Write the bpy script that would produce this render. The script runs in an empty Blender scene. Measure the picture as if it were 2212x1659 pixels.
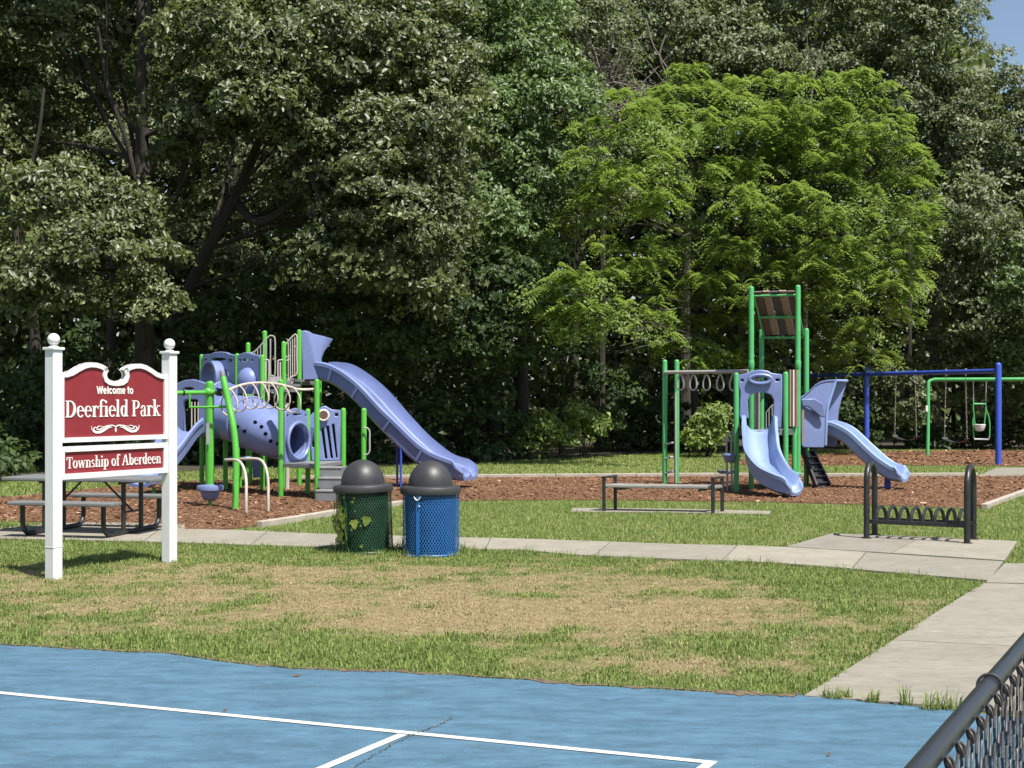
import bpy, bmesh, math, random
import numpy as np
from mathutils import Vector, Matrix, noise

S = bpy.context.scene
C = S.collection
RNG = np.random.default_rng(7)
random.seed(7)
R = math.radians

# ------------------------------------------------------------------ camera, sky, sun, exposure
CAMH = 1.7
cam = bpy.data.cameras.new('camera')
cam.sensor_width = 36.0
cam.lens = 36.0 * 3067 / 2212
cam.shift_y = (855 - 829.5) / 2212
cam.clip_start = 0.05
cam.clip_end = 2000
camo = bpy.data.objects.new('camera', cam)
C.objects.link(camo)
camo.location = (0, 0, CAMH)
camo.rotation_euler = (R(90), 0, 0)
S.camera = camo

SUN_DIR = Vector((0.31, -0.38, 0.87)).normalized()
world = bpy.data.worlds.new('World')
S.world = world
world.use_nodes = True
wn = world.node_tree
bg = wn.nodes['Background']
sky = wn.nodes.new('ShaderNodeTexSky')
sky.sky_type = 'NISHITA'
sky.sun_disc = False
sky.sun_elevation = math.asin(SUN_DIR.z)
sky.sun_rotation = math.atan2(SUN_DIR.x, SUN_DIR.y)
sky.air_density = 1.0
sky.dust_density = 1.2
wn.links.new(sky.outputs[0], bg.inputs[0])
bg.inputs[1].default_value = 0.08
sun = bpy.data.lights.new('sun', 'SUN')
sun.energy = 5.0
sun.angle = R(0.55)
sun.color = (1.0, 0.955, 0.88)
suno = bpy.data.objects.new('sun', sun)
C.objects.link(suno)
suno.location = (8, -6, 30)
suno.rotation_euler = SUN_DIR.to_track_quat('Z', 'Y').to_euler()
S.view_settings.view_transform = 'Standard'
S.view_settings.look = 'None'
S.view_settings.gamma = 1.0
S.view_settings.use_curve_mapping = False
S.view_settings.exposure = 0.78
S.render.engine = 'CYCLES'
S.cycles.max_bounces = 6
S.cycles.transparent_max_bounces = 4
S.cycles.diffuse_bounces = 3
S.cycles.glossy_bounces = 2
S.cycles.transmission_bounces = 3
S.cycles.sample_clamp_indirect = 6.0

# ------------------------------------------------------------------ measuring helpers (survey of the place)
FL, YH, CX = 3067.0, 855.0, 1106.0
def gp(X, Y, z=0.0):
    d = FL * (CAMH - z) / (Y - YH)
    return Vector(((X - CX) / FL * d, d, z))
def wp(X, Y, d):
    return Vector(((X - CX) / FL * d, d, CAMH - (Y - YH) / FL * d))
def c1(x, y): return (x * .3777, 663.6 + y * .3777)
def c2(x, y): return (353.9 + x * .25784, 693.1 + y * .25784)
def c3(x, y): return (626.7 + x * .3111, 693.1 + y * .3111)
def c4(x, y): return (1386.1 + x * .31116, 589.8 + y * .31116)
def c5(x, y): return (1253.4 + x * .43333, 995.4 + y * .43333)
def c6(x, y): return (1695.8 + x * .23333, 737.3 + y * .23333)

# ------------------------------------------------------------------ materials
def _nt(name):
    m = bpy.data.materials.new(name)
    m.use_nodes = True
    nt = m.node_tree
    b = nt.nodes['Principled BSDF']
    return m, nt, b
def _coord(nt, scale=None):
    tc = nt.nodes.new('ShaderNodeTexCoord')
    if scale is None:
        return tc.outputs['Object']
    mp = nt.nodes.new('ShaderNodeMapping')
    mp.inputs['Scale'].default_value = scale
    nt.links.new(tc.outputs['Object'], mp.inputs[0])
    return mp.outputs[0]
def _noise(nt, co, scale, detail=5, rough=.6):
    n = nt.nodes.new('ShaderNodeTexNoise')
    n.inputs['Scale'].default_value = scale
    n.inputs['Detail'].default_value = detail
    n.inputs['Roughness'].default_value = rough
    nt.links.new(co, n.inputs['Vector'])
    return n.outputs[0]
def _ramp(nt, fac, stops):
    r = nt.nodes.new('ShaderNodeValToRGB')
    els = r.color_ramp.elements
    while len(els) < len(stops):
        els.new(0.5)
    for e, (p, c) in zip(els, stops):
        e.position = p
        e.color = (*c, 1)
    nt.links.new(fac, r.inputs[0])
    return r.outputs[0]
def _mix(nt, fac, a, b, mode='MIX'):
    m = nt.nodes.new('ShaderNodeMix')
    m.data_type = 'RGBA'
    m.blend_type = mode
    for i, v in ((0, fac), (6, a), (7, b)):
        if isinstance(v, (int, float)):
            m.inputs[i].default_value = v
        elif isinstance(v, tuple):
            m.inputs[i].default_value = (*v, 1)
        else:
            nt.links.new(v, m.inputs[i])
    return m.outputs[2]
def _bump(nt, b, h, strength, dist):
    bp = nt.nodes.new('ShaderNodeBump')
    bp.inputs['Strength'].default_value = strength
    bp.inputs['Distance'].default_value = dist
    nt.links.new(h, bp.inputs['Height'])
    nt.links.new(bp.outputs[0], b.inputs['Normal'])
def mat(name, col, rough=.5, metal=0., spec=.5, vary=.12, vscale=6., bump=0., bscale=60., bdist=.004, dirt=None, aniso=None):
    m, nt, b = _nt(name)
    co = _coord(nt, aniso)
    f = _noise(nt, co, vscale)
    lo = tuple(max(0, c * (1 - vary)) for c in col)
    hi = tuple(min(1, c * (1 + vary)) for c in col)
    out = _ramp(nt, f, [(.3, lo), (.7, hi)])
    if dirt:
        f2 = _noise(nt, co, dirt[0], 8, .7)
        fm = _ramp(nt, f2, [(dirt[1], (0, 0, 0)), (dirt[1] + .12, (1, 1, 1))])
        out = _mix(nt, fm, out, dirt[2])
    nt.links.new(out, b.inputs['Base Color'])
    rr = _ramp(nt, f, [(.3, (max(.03, rough - .08),) * 3), (.7, (min(1, rough + .08),) * 3)])
    nt.links.new(rr, b.inputs['Roughness'])
    b.inputs['Metallic'].default_value = metal
    b.inputs['Specular IOR Level'].default_value = spec
    if bump:
        _bump(nt, b, _noise(nt, co, bscale, 6, .65), bump, bdist)
    return m

M = {}
M['white_vinyl'] = mat('white_vinyl', (.66, .67, .66), .45, vary=.04, dirt=(5., .60, (.52, .52, .47)), bump=.15, bscale=30)
M['white_paint'] = mat('white_paint', (.54, .54, .52), .6, vary=.08, bump=.2, bscale=50, dirt=(7., .62, (.42, .46, .48)))
M['letter'] = mat('letter_white', (.72, .71, .68), .5, vary=.03)
M['red_board'] = mat('red_board', (.215, .018, .026), .55, vary=.10, vscale=9, bump=.1, bscale=80)
M['blue_plastic'] = mat('blue_plastic', (.155, .198, .385), .4, vary=.13, vscale=2.2, bump=.08, bscale=25, dirt=(5., .62, (.20, .235, .38)))
M['pale_blue_plastic'] = mat('pale_blue_plastic', (.215, .295, .50), .38, vary=.12, vscale=2.2, bump=.08, bscale=25, dirt=(5., .62, (.25, .31, .46)))
M['green_metal'] = mat('green_metal', (.080, .36, .040), .36, vary=.08, vscale=4, dirt=(14., .72, (.16, .36, .10)))
M['sea_green_metal'] = mat('sea_green_metal', (.07, .34, .11), .36, vary=.08, vscale=4, dirt=(14., .72, (.16, .36, .14)))
M['swing_blue'] = mat('swing_blue', (.035, .075, .42), .38, vary=.08)
M['deck_grey'] = mat('deck_grey', (.165, .17, .175), .6, vary=.12, bump=.3, bscale=120)
M['grey_pipe'] = mat('grey_pipe', (.33, .32, .30), .42, vary=.1)
M['beige_pipe'] = mat('beige_pipe', (.45, .40, .35), .45, vary=.08)
M['black_metal'] = mat('black_metal', (.018, .018, .02), .42, vary=.25, vscale=12, dirt=(9., .7, (.05, .045, .04)))
M['black_rubber'] = mat('black_rubber', (.02, .02, .022), .6, vary=.2)
M['slat_brown'] = mat('slat_brown', (.10, .055, .045), .6, vary=.15)
M['slat_tan'] = mat('slat_tan', (.27, .195, .16), .6, vary=.12)
M['slat_dark'] = mat('slat_dark', (.055, .05, .055), .6, vary=.15)
M['bench_seat'] = mat('bench_seat', (.23, .22, .205), .6, vary=.15)
M['cream'] = mat('cream_disc', (.62, .58, .50), .5)
M['table_grey'] = mat('table_grey', (.15, .157, .157), .55, vary=.12, vscale=3, bump=.15, bscale=150, aniso=(1, 12, 1))
M['lid_plastic'] = mat('lid_plastic', (.032, .032, .034), .5, vary=.2, vscale=3, dirt=(6., .68, (.075, .07, .062)))
M['can_green'] = mat('can_green', (.010, .055, .024), .45, vary=.25, vscale=8)
M['can_blue'] = mat('can_blue', (.017, .132, .385), .42, vary=.15, vscale=8)
M['liner_dark'] = mat('liner_dark', (.012, .014, .018), .7, vary=.3)
M['liner_blue'] = mat('liner_blue', (.008, .022, .09), .6, vary=.3)
M['fence_black'] = mat('fence_black', (.022, .023, .026), .33, vary=.2, vscale=10, dirt=(12., .68, (.05, .05, .05)))
M['wire_black'] = mat('wire_black', (.045, .036, .030), .5, vary=.35, vscale=30, dirt=(25., .64, (.11, .075, .05)))
M['chain'] = mat('chain', (.40, .36, .29), .45, metal=.4)
M['galv'] = mat('galvanised', (.45, .46, .47), .4, metal=.6)
M['bark'] = mat('bark', (.036, .029, .024), .9, vary=.45, vscale=5, bump=.9, bscale=14, bdist=.03, aniso=(1, 1, .25))
M['bark_pale'] = mat('bark_pale', (.15, .125, .11), .9, vary=.35, vscale=5, bump=.8, bscale=18, bdist=.02, aniso=(1, 1, .25))
M['crack'] = mat('crack_dark', (.05, .055, .05), .95, vary=.5, vscale=20)
M['stem'] = mat('stem', (.10, .13, .04), .8)
M['dead_leaf'] = mat('dead_leaf', (.09, .055, .03), .8)
M['edging'] = mat('edging', (.34, .30, .25), .85, vary=.2, vscale=4, bump=.5, bscale=50)

def leaf_mat(name, lo, mid, hi, rough=.42, transl=.22, spec=.5):
    m, nt, b = _nt(name)
    at = nt.nodes.new('ShaderNodeAttribute')
    at.attribute_name = 'tint'
    col = _ramp(nt, at.outputs['Fac'], [(0., lo), (.55, mid), (1., hi)])
    nt.links.new(col, b.inputs['Base Color'])
    b.inputs['Roughness'].default_value = rough
    b.inputs['Specular IOR Level'].default_value = spec
    tr = nt.nodes.new('ShaderNodeBsdfTranslucent')
    tcol = _mix(nt, .55, col, (.30, .42, .06), 'MIX')
    nt.links.new(tcol, tr.inputs[0])
    mx = nt.nodes.new('ShaderNodeMixShader')
    mx.inputs[0].default_value = transl
    nt.links.new(b.outputs[0], mx.inputs[1])
    nt.links.new(tr.outputs[0], mx.inputs[2])
    nt.links.new(mx.outputs[0], nt.nodes['Material Output'].inputs[0])
    return m
M['oak_leaf'] = leaf_mat('oak_leaf', (.024, .037, .012), (.070, .092, .027), (.19, .20, .065), .44, .22, .5)
M['maple_leaf'] = leaf_mat('maple_leaf', (.040, .076, .022), (.090, .152, .042), (.17, .24, .07), .45, .30)
M['far_leaf'] = leaf_mat('far_leaf', (.048, .066, .028), (.105, .132, .055), (.19, .21, .095), .48, .26, .45)  # far foliage colour lightened to stand in for slight distance haze
M['under_leaf'] = leaf_mat('under_leaf', (.014, .028, .008), (.030, .056, .015), (.080, .115, .03), .5, .2, .25)  # understory leaves: darkened colour stands in for part of the shade
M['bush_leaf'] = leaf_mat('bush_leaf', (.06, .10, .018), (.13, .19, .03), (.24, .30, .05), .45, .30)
M['locust_leaf'] = leaf_mat('locust_leaf', (.098, .165, .032), (.218, .312, .070), (.375, .45, .14), .55, .48)
M['grass_blade'] = None

# lawn colour: green to straw by the 'dry' attribute, hue by 'tint'
def grass_mat(name, blade):
    m, nt, b = _nt(name)
    a = nt.nodes.new('ShaderNodeAttribute'); a.attribute_name = 'dry'
    if blade:
        t = nt.nodes.new('ShaderNodeAttribute'); t.attribute_name = 'tint'
        tf = t.outputs['Fac']
    else:
        tf = _noise(nt, _coord(nt), 9., 8, .7)
    g = _ramp(nt, tf, [(.0, (.075, .135, .026)), (.5, (.185, .262, .058)), (1., (.34, .39, .125))] if blade else
              [(.25, (.070, .105, .026)), (.5, (.115, .155, .040)), (.75, (.17, .19, .07))])
    s = _ramp(nt, tf, [(.0, (.22, .165, .085)), (.5, (.41, .325, .18)), (1., (.60, .50, .31))] if blade else
              [(.25, (.155, .115, .062)), (.5, (.26, .20, .112)), (.75, (.37, .295, .175))])
    col = _mix(nt, a.outputs['Fac'], g, s)
    nt.links.new(col, b.inputs['Base Color'])
    b.inputs['Roughness'].default_value = .6 if blade else .9
    b.inputs['Specular IOR Level'].default_value = .35 if blade else .1
    if blade:
        tr = nt.nodes.new('ShaderNodeBsdfTranslucent')
        nt.links.new(col, tr.inputs[0])
        mx = nt.nodes.new('ShaderNodeMixShader'); mx.inputs[0].default_value = .38
        nt.links.new(b.outputs[0], mx.inputs[1]); nt.links.new(tr.outputs[0], mx.inputs[2])
        nt.links.new(mx.outputs[0], nt.nodes['Material Output'].inputs[0])
    else:
        _bump(nt, b, _noise(nt, _coord(nt), 70., 6, .7), .8, .02)
    return m
M['grass_blade'] = grass_mat('grass_blade', True)
M['lawn'] = grass_mat('lawn', False)

def concrete(name, a, c):
    m, nt, b = _nt(name)
    co = _coord(nt)
    n1 = _noise(nt, co, 2.1, 11, .72)
    n2 = _noise(nt, co, 60., 6, .75)
    col = _mix(nt, n2, _ramp(nt, n1, [(.3, a), (.7, c)]), (.20, .18, .145), 'MIX')
    col = _mix(nt, .62, _ramp(nt, n1, [(.3, a), (.7, c)]), col)
    sp = _ramp(nt, _noise(nt, co, 7., 10, .8), [(.66, (0, 0, 0)), (.74, (1, 1, 1))])
    col = _mix(nt, sp, col, (.19, .175, .145))
    nt.links.new(col, b.inputs['Base Color'])
    b.inputs['Roughness'].default_value = .9
    b.inputs['Specular IOR Level'].default_value = .2
    st = _noise(nt, _coord(nt, (1, 3.2, 1)), 6.5, 12, .8)
    col = _mix(nt, _ramp(nt, st, [(.36, (.55, .55, .55)), (.50, (0, 0, 0))]), col, tuple(x * .62 for x in a))
    col = _mix(nt, _ramp(nt, st, [(.54, (0, 0, 0)), (.66, (.5, .5, .5))]), col, tuple(min(1, x * 1.18) for x in c))
    oi = nt.nodes.new('ShaderNodeObjectInfo')
    col = _mix(nt, 1., col, _ramp(nt, oi.outputs['Random'], [(0., (.84, .84, .85)), (1., (1.06, 1.05, 1.02))]), 'MULTIPLY')
    nt.links.new(col, b.inputs['Base Color'])
    _bump(nt, b, n2, .5, .006)
    return m
M['concrete'] = concrete('concrete', (.225, .212, .173), (.335, .316, .266))

def court_mat():
    m, nt, b = _nt('court_blue')
    co = _coord(nt, (1, 2.6, 1))
    n1 = _noise(nt, co, 2.6, 12, .74)
    n2 = _noise(nt, co, 8., 10, .75)
    n3 = _noise(nt, _coord(nt), 160., 4, .7)
    col = _ramp(nt, n1, [(.40, (.042, .082, .112)), (.5, (.062, .124, .176)), (.60, (.084, .168, .232))])
    col = _mix(nt, _ramp(nt, n2, [(.54, (0, 0, 0)), (.64, (.8, .8, .8))]), col, (.092, .195, .285))
    col = _mix(nt, _ramp(nt, n2, [(.34, (.6, .6, .6)), (.45, (0, 0, 0))]), col, (.085, .125, .165))
    dirt = _ramp(nt, _noise(nt, _coord(nt), 2.3, 12, .78), [(.58, (0, 0, 0)), (.70, (.65, .65, .65))])
    col = _mix(nt, dirt, col, (.085, .11, .12))
    sk = _noise(nt, _coord(nt, (1, 4.5, 1)), 14., 12, .8)
    col = _mix(nt, _ramp(nt, sk, [(.55, (0, 0, 0)), (.66, (.55, .55, .55))]), col, (.105, .22, .315))
    col = _mix(nt, _ramp(nt, sk, [(.36, (.6, .6, .6)), (.47, (0, 0, 0))]), col, (.045, .085, .125))
    col = _mix(nt, .30, col, _ramp(nt, n3, [(.35, (.022, .06, .10)), (.65, (.105, .23, .345))]))
    nt.links.new(col, b.inputs['Base Color'])
    b.inputs['Roughness'].default_value = .75
    b.inputs['Specular IOR Level'].default_value = .3
    _bump(nt, b, n3, .5, .003)
    return m
M['court'] = court_mat()

def mulch_mat(name, chip):
    m, nt, b = _nt(name)
    co = _coord(nt)
    if chip:
        t = nt.nodes.new('ShaderNodeAttribute'); t.attribute_name = 'tint'
        col = _ramp(nt, t.outputs['Fac'], [(0., (.105, .054, .030)), (.5, (.215, .118, .066)), (.85, (.31, .18, .108)), (1., (.48, .34, .23))])
    else:
        n = _noise(nt, co, 30., 9, .8)
        n2 = _noise(nt, co, .9, 6, .6)
        col = _ramp(nt, n, [(.3, (.095, .049, .028)), (.5, (.195, .106, .061)), (.7, (.29, .168, .10))])
        col = _mix(nt, _ramp(nt, n2, [(.4, (0, 0, 0)), (.7, (.5, .5, .5))]), col, (.10, .043, .024))
        _bump(nt, b, n, 1., .04)
    nt.links.new(col, b.inputs['Base Color'])
    b.inputs['Roughness'].default_value = .9
    b.inputs['Specular IOR Level'].default_value = .15
    return m
M['mulch'] = mulch_mat('mulch', False)
M['chip'] = mulch_mat('mulch_chip', True)

# ------------------------------------------------------------------ objects and meshes
def tag(o, label=None, cat=None, group=None, kind=None):
    if label: o['label'] = label
    if cat: o['category'] = cat
    if group: o['group'] = group
    if kind: o['kind'] = kind
    return o
MATX = {}
def thing(name, label, cat, loc=(0, 0, 0), rotz=0., group=None, kind=None):
    o = bpy.data.objects.new(name, None)
    C.objects.link(o)
    o.location = loc
    o.rotation_euler = (0, 0, rotz)
    o.empty_display_size = .2
    MATX[o.name] = Matrix.Translation(Vector(loc)) @ Matrix.Rotation(rotz, 4, 'Z')
    return tag(o, label, cat, group, kind)
def link(name, me, material, parent=None):
    o = bpy.data.objects.new(name, me)
    C.objects.link(o)
    if material is not None and not me.materials:
        me.materials.append(material)
    if parent is not None:
        o.parent = parent
        MATX[o.name] = MATX.get(parent.name, Matrix())
    return o
def np_mesh(name, V, F, **attrs):
    me = bpy.data.meshes.new(name)
    V = np.asarray(V, np.float32); F = np.asarray(F, np.int32)
    me.vertices.add(len(V)); me.vertices.foreach_set('co', V.ravel())
    k = F.shape[1]
    me.loops.add(F.size); me.loops.foreach_set('vertex_index', F.ravel())
    me.polygons.add(len(F)); me.polygons.foreach_set('loop_start', np.arange(0, F.size, k, dtype=np.int32))
    for n, a in attrs.items():
        at = me.attributes.new(n, 'FLOAT', 'POINT')
        at.data.foreach_set('value', np.asarray(a, np.float32))
    me.update(calc_edges=True)
    return me
def cr(pts, n=6):
    """Catmull-Rom through pts (tuples of any length)"""
    P = [np.array(p, float) for p in pts]
    P = [2 * P[0] - P[1]] + P + [2 * P[-1] - P[-2]]
    out = []
    for i in range(1, len(P) - 2):
        for j in range(n):
            t = j / n
            a, b, c, d = P[i - 1:i + 3]
            out.append(.5 * (2 * b + (c - a) * t + (2 * a - 5 * b + 4 * c - d) * t * t + (3 * b - a - 3 * c + d) * t ** 3))
    out.append(P[-2])
    return out

class MB:
    def __init__(s):
        s.v = []; s.f = []
    def add(s, v, f):
        k = len(s.v)
        s.v += [Vector(p) for p in v]
        s.f += [tuple(i + k for i in q) for q in f]
        return s
    def box(s, c, size, rz=0.):
        a, b, h = (x / 2 for x in size)
        m = Matrix.Rotation(rz, 3, 'Z')
        v = [Vector(c) + m @ Vector((x, y, z)) for z in (-h, h) for x, y in ((-a, -b), (a, -b), (a, b), (-a, b))]
        return s.add(v, [(3, 2, 1, 0), (4, 5, 6, 7), (0, 1, 5, 4), (1, 2, 6, 5), (2, 3, 7, 6), (3, 0, 4, 7)])
    def bar(s, p, q, w, h, up=(0, 0, 1)):
        p, q = Vector(p), Vector(q)
        t = (q - p).normalized()
        u = Vector(up)
        if abs(t.dot(u)) > .98: u = Vector((0, 1, 0))
        a = t.cross(u).normalized() * w / 2
        b = a.cross(t).normalized() * h / 2
        v = [p - a - b, p + a - b, p + a + b, p - a + b, q - a - b, q + a - b, q + a + b, q - a + b]
        return s.add(v, [(0, 1, 2, 3), (7, 6, 5, 4), (1, 0, 4, 5), (2, 1, 5, 6), (3, 2, 6, 7), (0, 3, 7, 4)])
    def tube(s, pts, r, n=8, closed=False):
        P = [Vector(p) for p in pts]
        m = len(P)
        rr = list(r) if hasattr(r, '__len__') else [r] * m
        v = []; prev = None
        for i, p in enumerate(P):
            if closed: t = (P[(i + 1) % m] - P[i - 1])
            else: t = P[min(i + 1, m - 1)] - P[max(i - 1, 0)]
            t.normalize()
            if prev is None:
                a = t.cross(Vector((0, 0, 1)))
                if a.length < .1: a = t.cross(Vector((0, 1, 0)))
            else:
                a = prev - t * prev.dot(t)
            a.normalize(); prev = a
            b = t.cross(a)
            v += [p + (a * math.cos(2 * math.pi * k / n) + b * math.sin(2 * math.pi * k / n)) * rr[i] for k in range(n)]
        f = []
        for i in range(m if closed else m - 1):
            j = (i + 1) % m
            f += [(i * n + k, i * n + (k + 1) % n, j * n + (k + 1) % n, j * n + k) for k in range(n)]
        if not closed:
            f += [tuple(range(n - 1, -1, -1)), tuple((m - 1) * n + k for k in range(n))]
        return s.add(v, f)
    def lathe(s, prof, n=24, c=(0, 0, 0)):
        c = Vector(c)
        v = [c + Vector((r * math.cos(2 * math.pi * k / n), r * math.sin(2 * math.pi * k / n), z)) for r, z in prof for k in range(n)]
        f = [(i * n + k, i * n + (k + 1) % n, (i + 1) * n + (k + 1) % n, (i + 1) * n + k) for i in range(len(prof) - 1) for k in range(n)]
        f += [tuple(range(n - 1, -1, -1)), tuple((len(prof) - 1) * n + k for k in range(n))]
        return s.add(v, f)
    def post(s, x, y, z0, z1, r, n=14):
        prof = [(r, z0), (r, z1 - r * .8)] + [(max(.002, r * math.cos(a)), z1 - r * .8 + r * .8 * math.sin(a)) for a in (.35, .7, 1.05, 1.35, 1.55)]
        return s.lathe(prof, n, (x, y, 0))
    def ball(s, c, r, n=18):
        pr = [(max(.0005, r * math.cos(a)), r * math.sin(a)) for a in np.linspace(-1.55, 1.55, n // 2 + 1)]
        return s.lathe(pr, n, c)
    def plate(s, pts, th):
        """flat polygon of 3D points given a thickness vector"""
        P = [Vector(p) for p in pts]; th = Vector(th); m = len(P)
        nrm = Vector((0, 0, 0))
        for i in range(m):
            nrm += (P[i] - P[0]).cross(P[(i + 1) % m] - P[0])
        v = P + [p + th for p in P]
        a, b = tuple(range(m)), tuple(range(2 * m - 1, m - 1, -1))
        side = [(i, i + m, (i + 1) % m + m, (i + 1) % m) for i in range(m)]
        if nrm.dot(th) > 0:
            a, b = a[::-1], b[::-1]; side = [q[::-1] for q in side]
        return s.add(v, [a, b] + side)
    def sweep(s, path, prof, lip=0.):
        """profile along a path; with lip the side walls sink and round off over that share of its end"""
        P = [Vector(p) for p in path]; m = len(P); n = len(prof); v = []; hm = max(y for _, y in prof)
        for i, p in enumerate(P):
            t = (P[min(i + 1, m - 1)] - P[max(i - 1, 0)]).normalized()
            a = t.cross(Vector((0, 0, 1))).normalized()
            b = a.cross(t)
            e = max(0., (i / (m - 1) - 1 + lip) / lip) if lip else 0.
            kh = 1 - .72 * e ** 2; kw = 1 + .14 * min(e, .6) - .22 * max(0., e - .6) ** 2 / .16
            v += [p + a * x * kw + b * (y if y < .02 else .02 + (y - .02) * kh) for x, y in prof]
        f = [(i * n + k, i * n + (k + 1) % n, (i + 1) * n + (k + 1) % n, (i + 1) * n + k) for i in range(m - 1) for k in range(n)]
        f += [tuple(range(n - 1, -1, -1)), tuple((m - 1) * n + k for k in range(n))]
        return s.add(v, f)
    def mesh(s, name, inv=None, smooth=35):
        me = bpy.data.meshes.new(name)
        vs = [inv @ p for p in s.v] if inv is not None else s.v
        me.from_pydata([tuple(p) for p in vs], [], s.f)
        bm = bmesh.new(); bm.from_mesh(me)
        bmesh.ops.recalc_face_normals(bm, faces=bm.faces)
        bm.to_mesh(me); bm.free()
        if smooth:
            me.polygons.foreach_set('use_smooth', [True] * len(me.polygons))
            me.set_sharp_from_angle(angle=R(smooth))
        me.update()
        return me
    def build(s, name, material, parent=None, world=True, smooth=35, bevel=0.):
        inv = MATX[parent.name].inverted() if (world and parent is not None and parent.name in MATX) else None
        o = link(name, s.mesh(name, inv, smooth), M[material] if isinstance(material, str) else material, parent)
        if bevel:
            md = o.modifiers.new('bevel', 'BEVEL'); md.width = bevel; md.segments = 2; md.limit_method = 'ANGLE'; md.angle_limit = R(40)
        return o

def ell(cx, cy, rx, ry, n=20, a0=0., a1=2 * math.pi, end=False):
    return [(cx + rx * math.cos(a0 + (a1 - a0) * k / n), cy + ry * math.sin(a0 + (a1 - a0) * k / n)) for k in range(n + (1 if end else 0))]
def rrect(x0, y0, x1, y1, r):
    o = []
    for cx_, cy_, a in ((x1 - r, y1 - r, 0), (x0 + r, y1 - r, 90), (x0 + r, y0 + r, 180), (x1 - r, y0 + r, 270)):
        o += [(cx_ + r * math.cos(R(a + t)), cy_ + r * math.sin(R(a + t))) for t in (0, 30, 60, 90)]
    return o
def area(p): return sum(p[i - 1][0] * p[i][1] - p[i][0] * p[i - 1][1] for i in range(len(p))) / 2
def eval_mesh(o):
    bpy.context.view_layer.update()
    dg = bpy.context.evaluated_depsgraph_get()
    me = bpy.data.meshes.new_from_object(o.evaluated_get(dg))
    return me
def flat_shape(polys, th, bevel=0.):
    """mesh of a plate in the XY plane; first polygon outline, the rest holes; thickness along z, centred"""
    cu = bpy.data.curves.new('tmp', 'CURVE')
    cu.dimensions = '2D'; cu.fill_mode = 'BOTH'
    cu.extrude = max(.0005, th / 2 - bevel); cu.bevel_depth = bevel; cu.bevel_resolution = 1
    if bevel: cu.offset = -bevel * .5
    for i, p in enumerate(polys):
        if (area(p) < 0) != (i > 0): p = p[::-1]
        sp = cu.splines.new('POLY'); sp.points.add(len(p) - 1)
        for q, (x, y) in zip(sp.points, p): q.co = (x, y, 0, 1)
        sp.use_cyclic_u = True
    o = bpy.data.objects.new('tmp', cu); C.objects.link(o)
    me = eval_mesh(o)
    bpy.data.objects.remove(o); bpy.data.curves.remove(cu)
    me.materials.clear()
    return me
def panel(name, A, B, outline, holes, conv, th, material, parent, bevel=.012):
    """moulded plate standing in the vertical plane through ground points A and B; the outline is surveyed against that plane"""
    A, B = Vector((A[0], A[1], 0)), Vector((B[0], B[1], 0))
    U = (B - A).normalized(); N = Vector((U.y, -U.x, 0))
    def uv(p):
        X, Y = conv(*p)
        d = Vector(((X - CX) / FL, 1, -(Y - YH) / FL))
        t = (A - Vector((0, 0, CAMH))).dot(N) / d.dot(N)
        q = Vector((0, 0, CAMH)) + d * t
        return ((q - A).dot(U), q.z)
    me = flat_shape([[uv(p) for p in outline]] + [[uv(p) for p in h] for h in holes], th, bevel)
    mx = Matrix(((U.x, 0, N.x, A.x), (U.y, 0, N.y, A.y), (0, 1, 0, 0), (0, 0, 0, 1)))
    me.transform(MATX[parent.name].inverted() @ mx)
    me.polygons.foreach_set('use_smooth', [True] * len(me.polygons))
    me.set_sharp_from_angle(angle=R(50))
    me.name = name
    return link(name, me, M[material], parent)
def poly_area_pts(poly, n, rng):
    P = np.array(poly)[:, :2]
    lo, hi = P.min(0), P.max(0)
    q = rng.uniform(lo, hi, (n, 2))
    return q[inside(q, P)]
def inside(q, P):
    r = np.zeros(len(q), bool)
    j = len(P) - 1
    for i in range(len(P)):
        xi, yi = P[i]; xj, yj = P[j]
        c = ((yi > q[:, 1]) != (yj > q[:, 1])) & (q[:, 0] < (xj - xi) * (q[:, 1] - yi) / (yj - yi + 1e-12) + xi)
        r ^= c
        j = i
    return r
# ------------------------------------------------------------------ the ground
G = lambda pts: [gp(*p) for p in pts]
# where the lawn is parched (place, size in metres, how dry)
DRY = [(gp(X, Y), rx, ry, w) for X, Y, rx, ry, w in (
    (760, 1335, 1.2, .8, .75), (1000, 1345, 1.1, .9, .9), (1220, 1325, 1.4, .9, .95), (1420, 1315, 1.1, .8, .85), (900, 1275, 1.6, .8, .8),
    (620, 1235, 1.4, .7, .75), (980, 1232, 1.5, .55, .85), (1250, 1255, 1.2, .6, .65), (330, 1265, 1.3, .6, .6), (60, 1245, 1.0, .7, .6),
    (1280, 1425, .8, .35, .7), (1440, 1440, .6, .35, .6), (1620, 1345, .7, .4, .4), (1500, 1265, .9, .4, .6), (1080, 1430, .35, .25, .6), (170, 1300, 1.2, .45, .6),
    (480, 1290, 1.2, .6, .65), (1560, 1300, .8, .4, .55), (1850, 1300, .5, .25, .25), (1640, 1420, .45, .25, .35), (1440, 1138, .8, .35, .6),
    (1000, 1135, 1.2, .4, .2), (905, 1010, 2.5, 1., .6), (1020, 1002, 2., .8, .5), (1480, 1002, 2.0, .9, .7))]
WET = [(gp(X, Y), rx, ry, w) for X, Y, rx, ry, w in (
    (250, 1400, 2.2, .5, .8), (700, 1425, 1.6, .35, .8), (900, 1440, 1., .3, .8), (1640, 1395, .5, .3, .8), (1700, 1460, .8, .35, .6), (1900, 1270, 1.2, .8, .8), (1560, 1235, 2., .35, .6),
    (860, 1196, 1.2, .35, .7), (560, 1192, 2.0, .25, .5), (1250, 1400, .5, .2, .4), (200, 1210, 1.4, .3, .4), (1020, 1310, .4, .15, .5), (1230, 1480, 2.5, .12, .5))]
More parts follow.
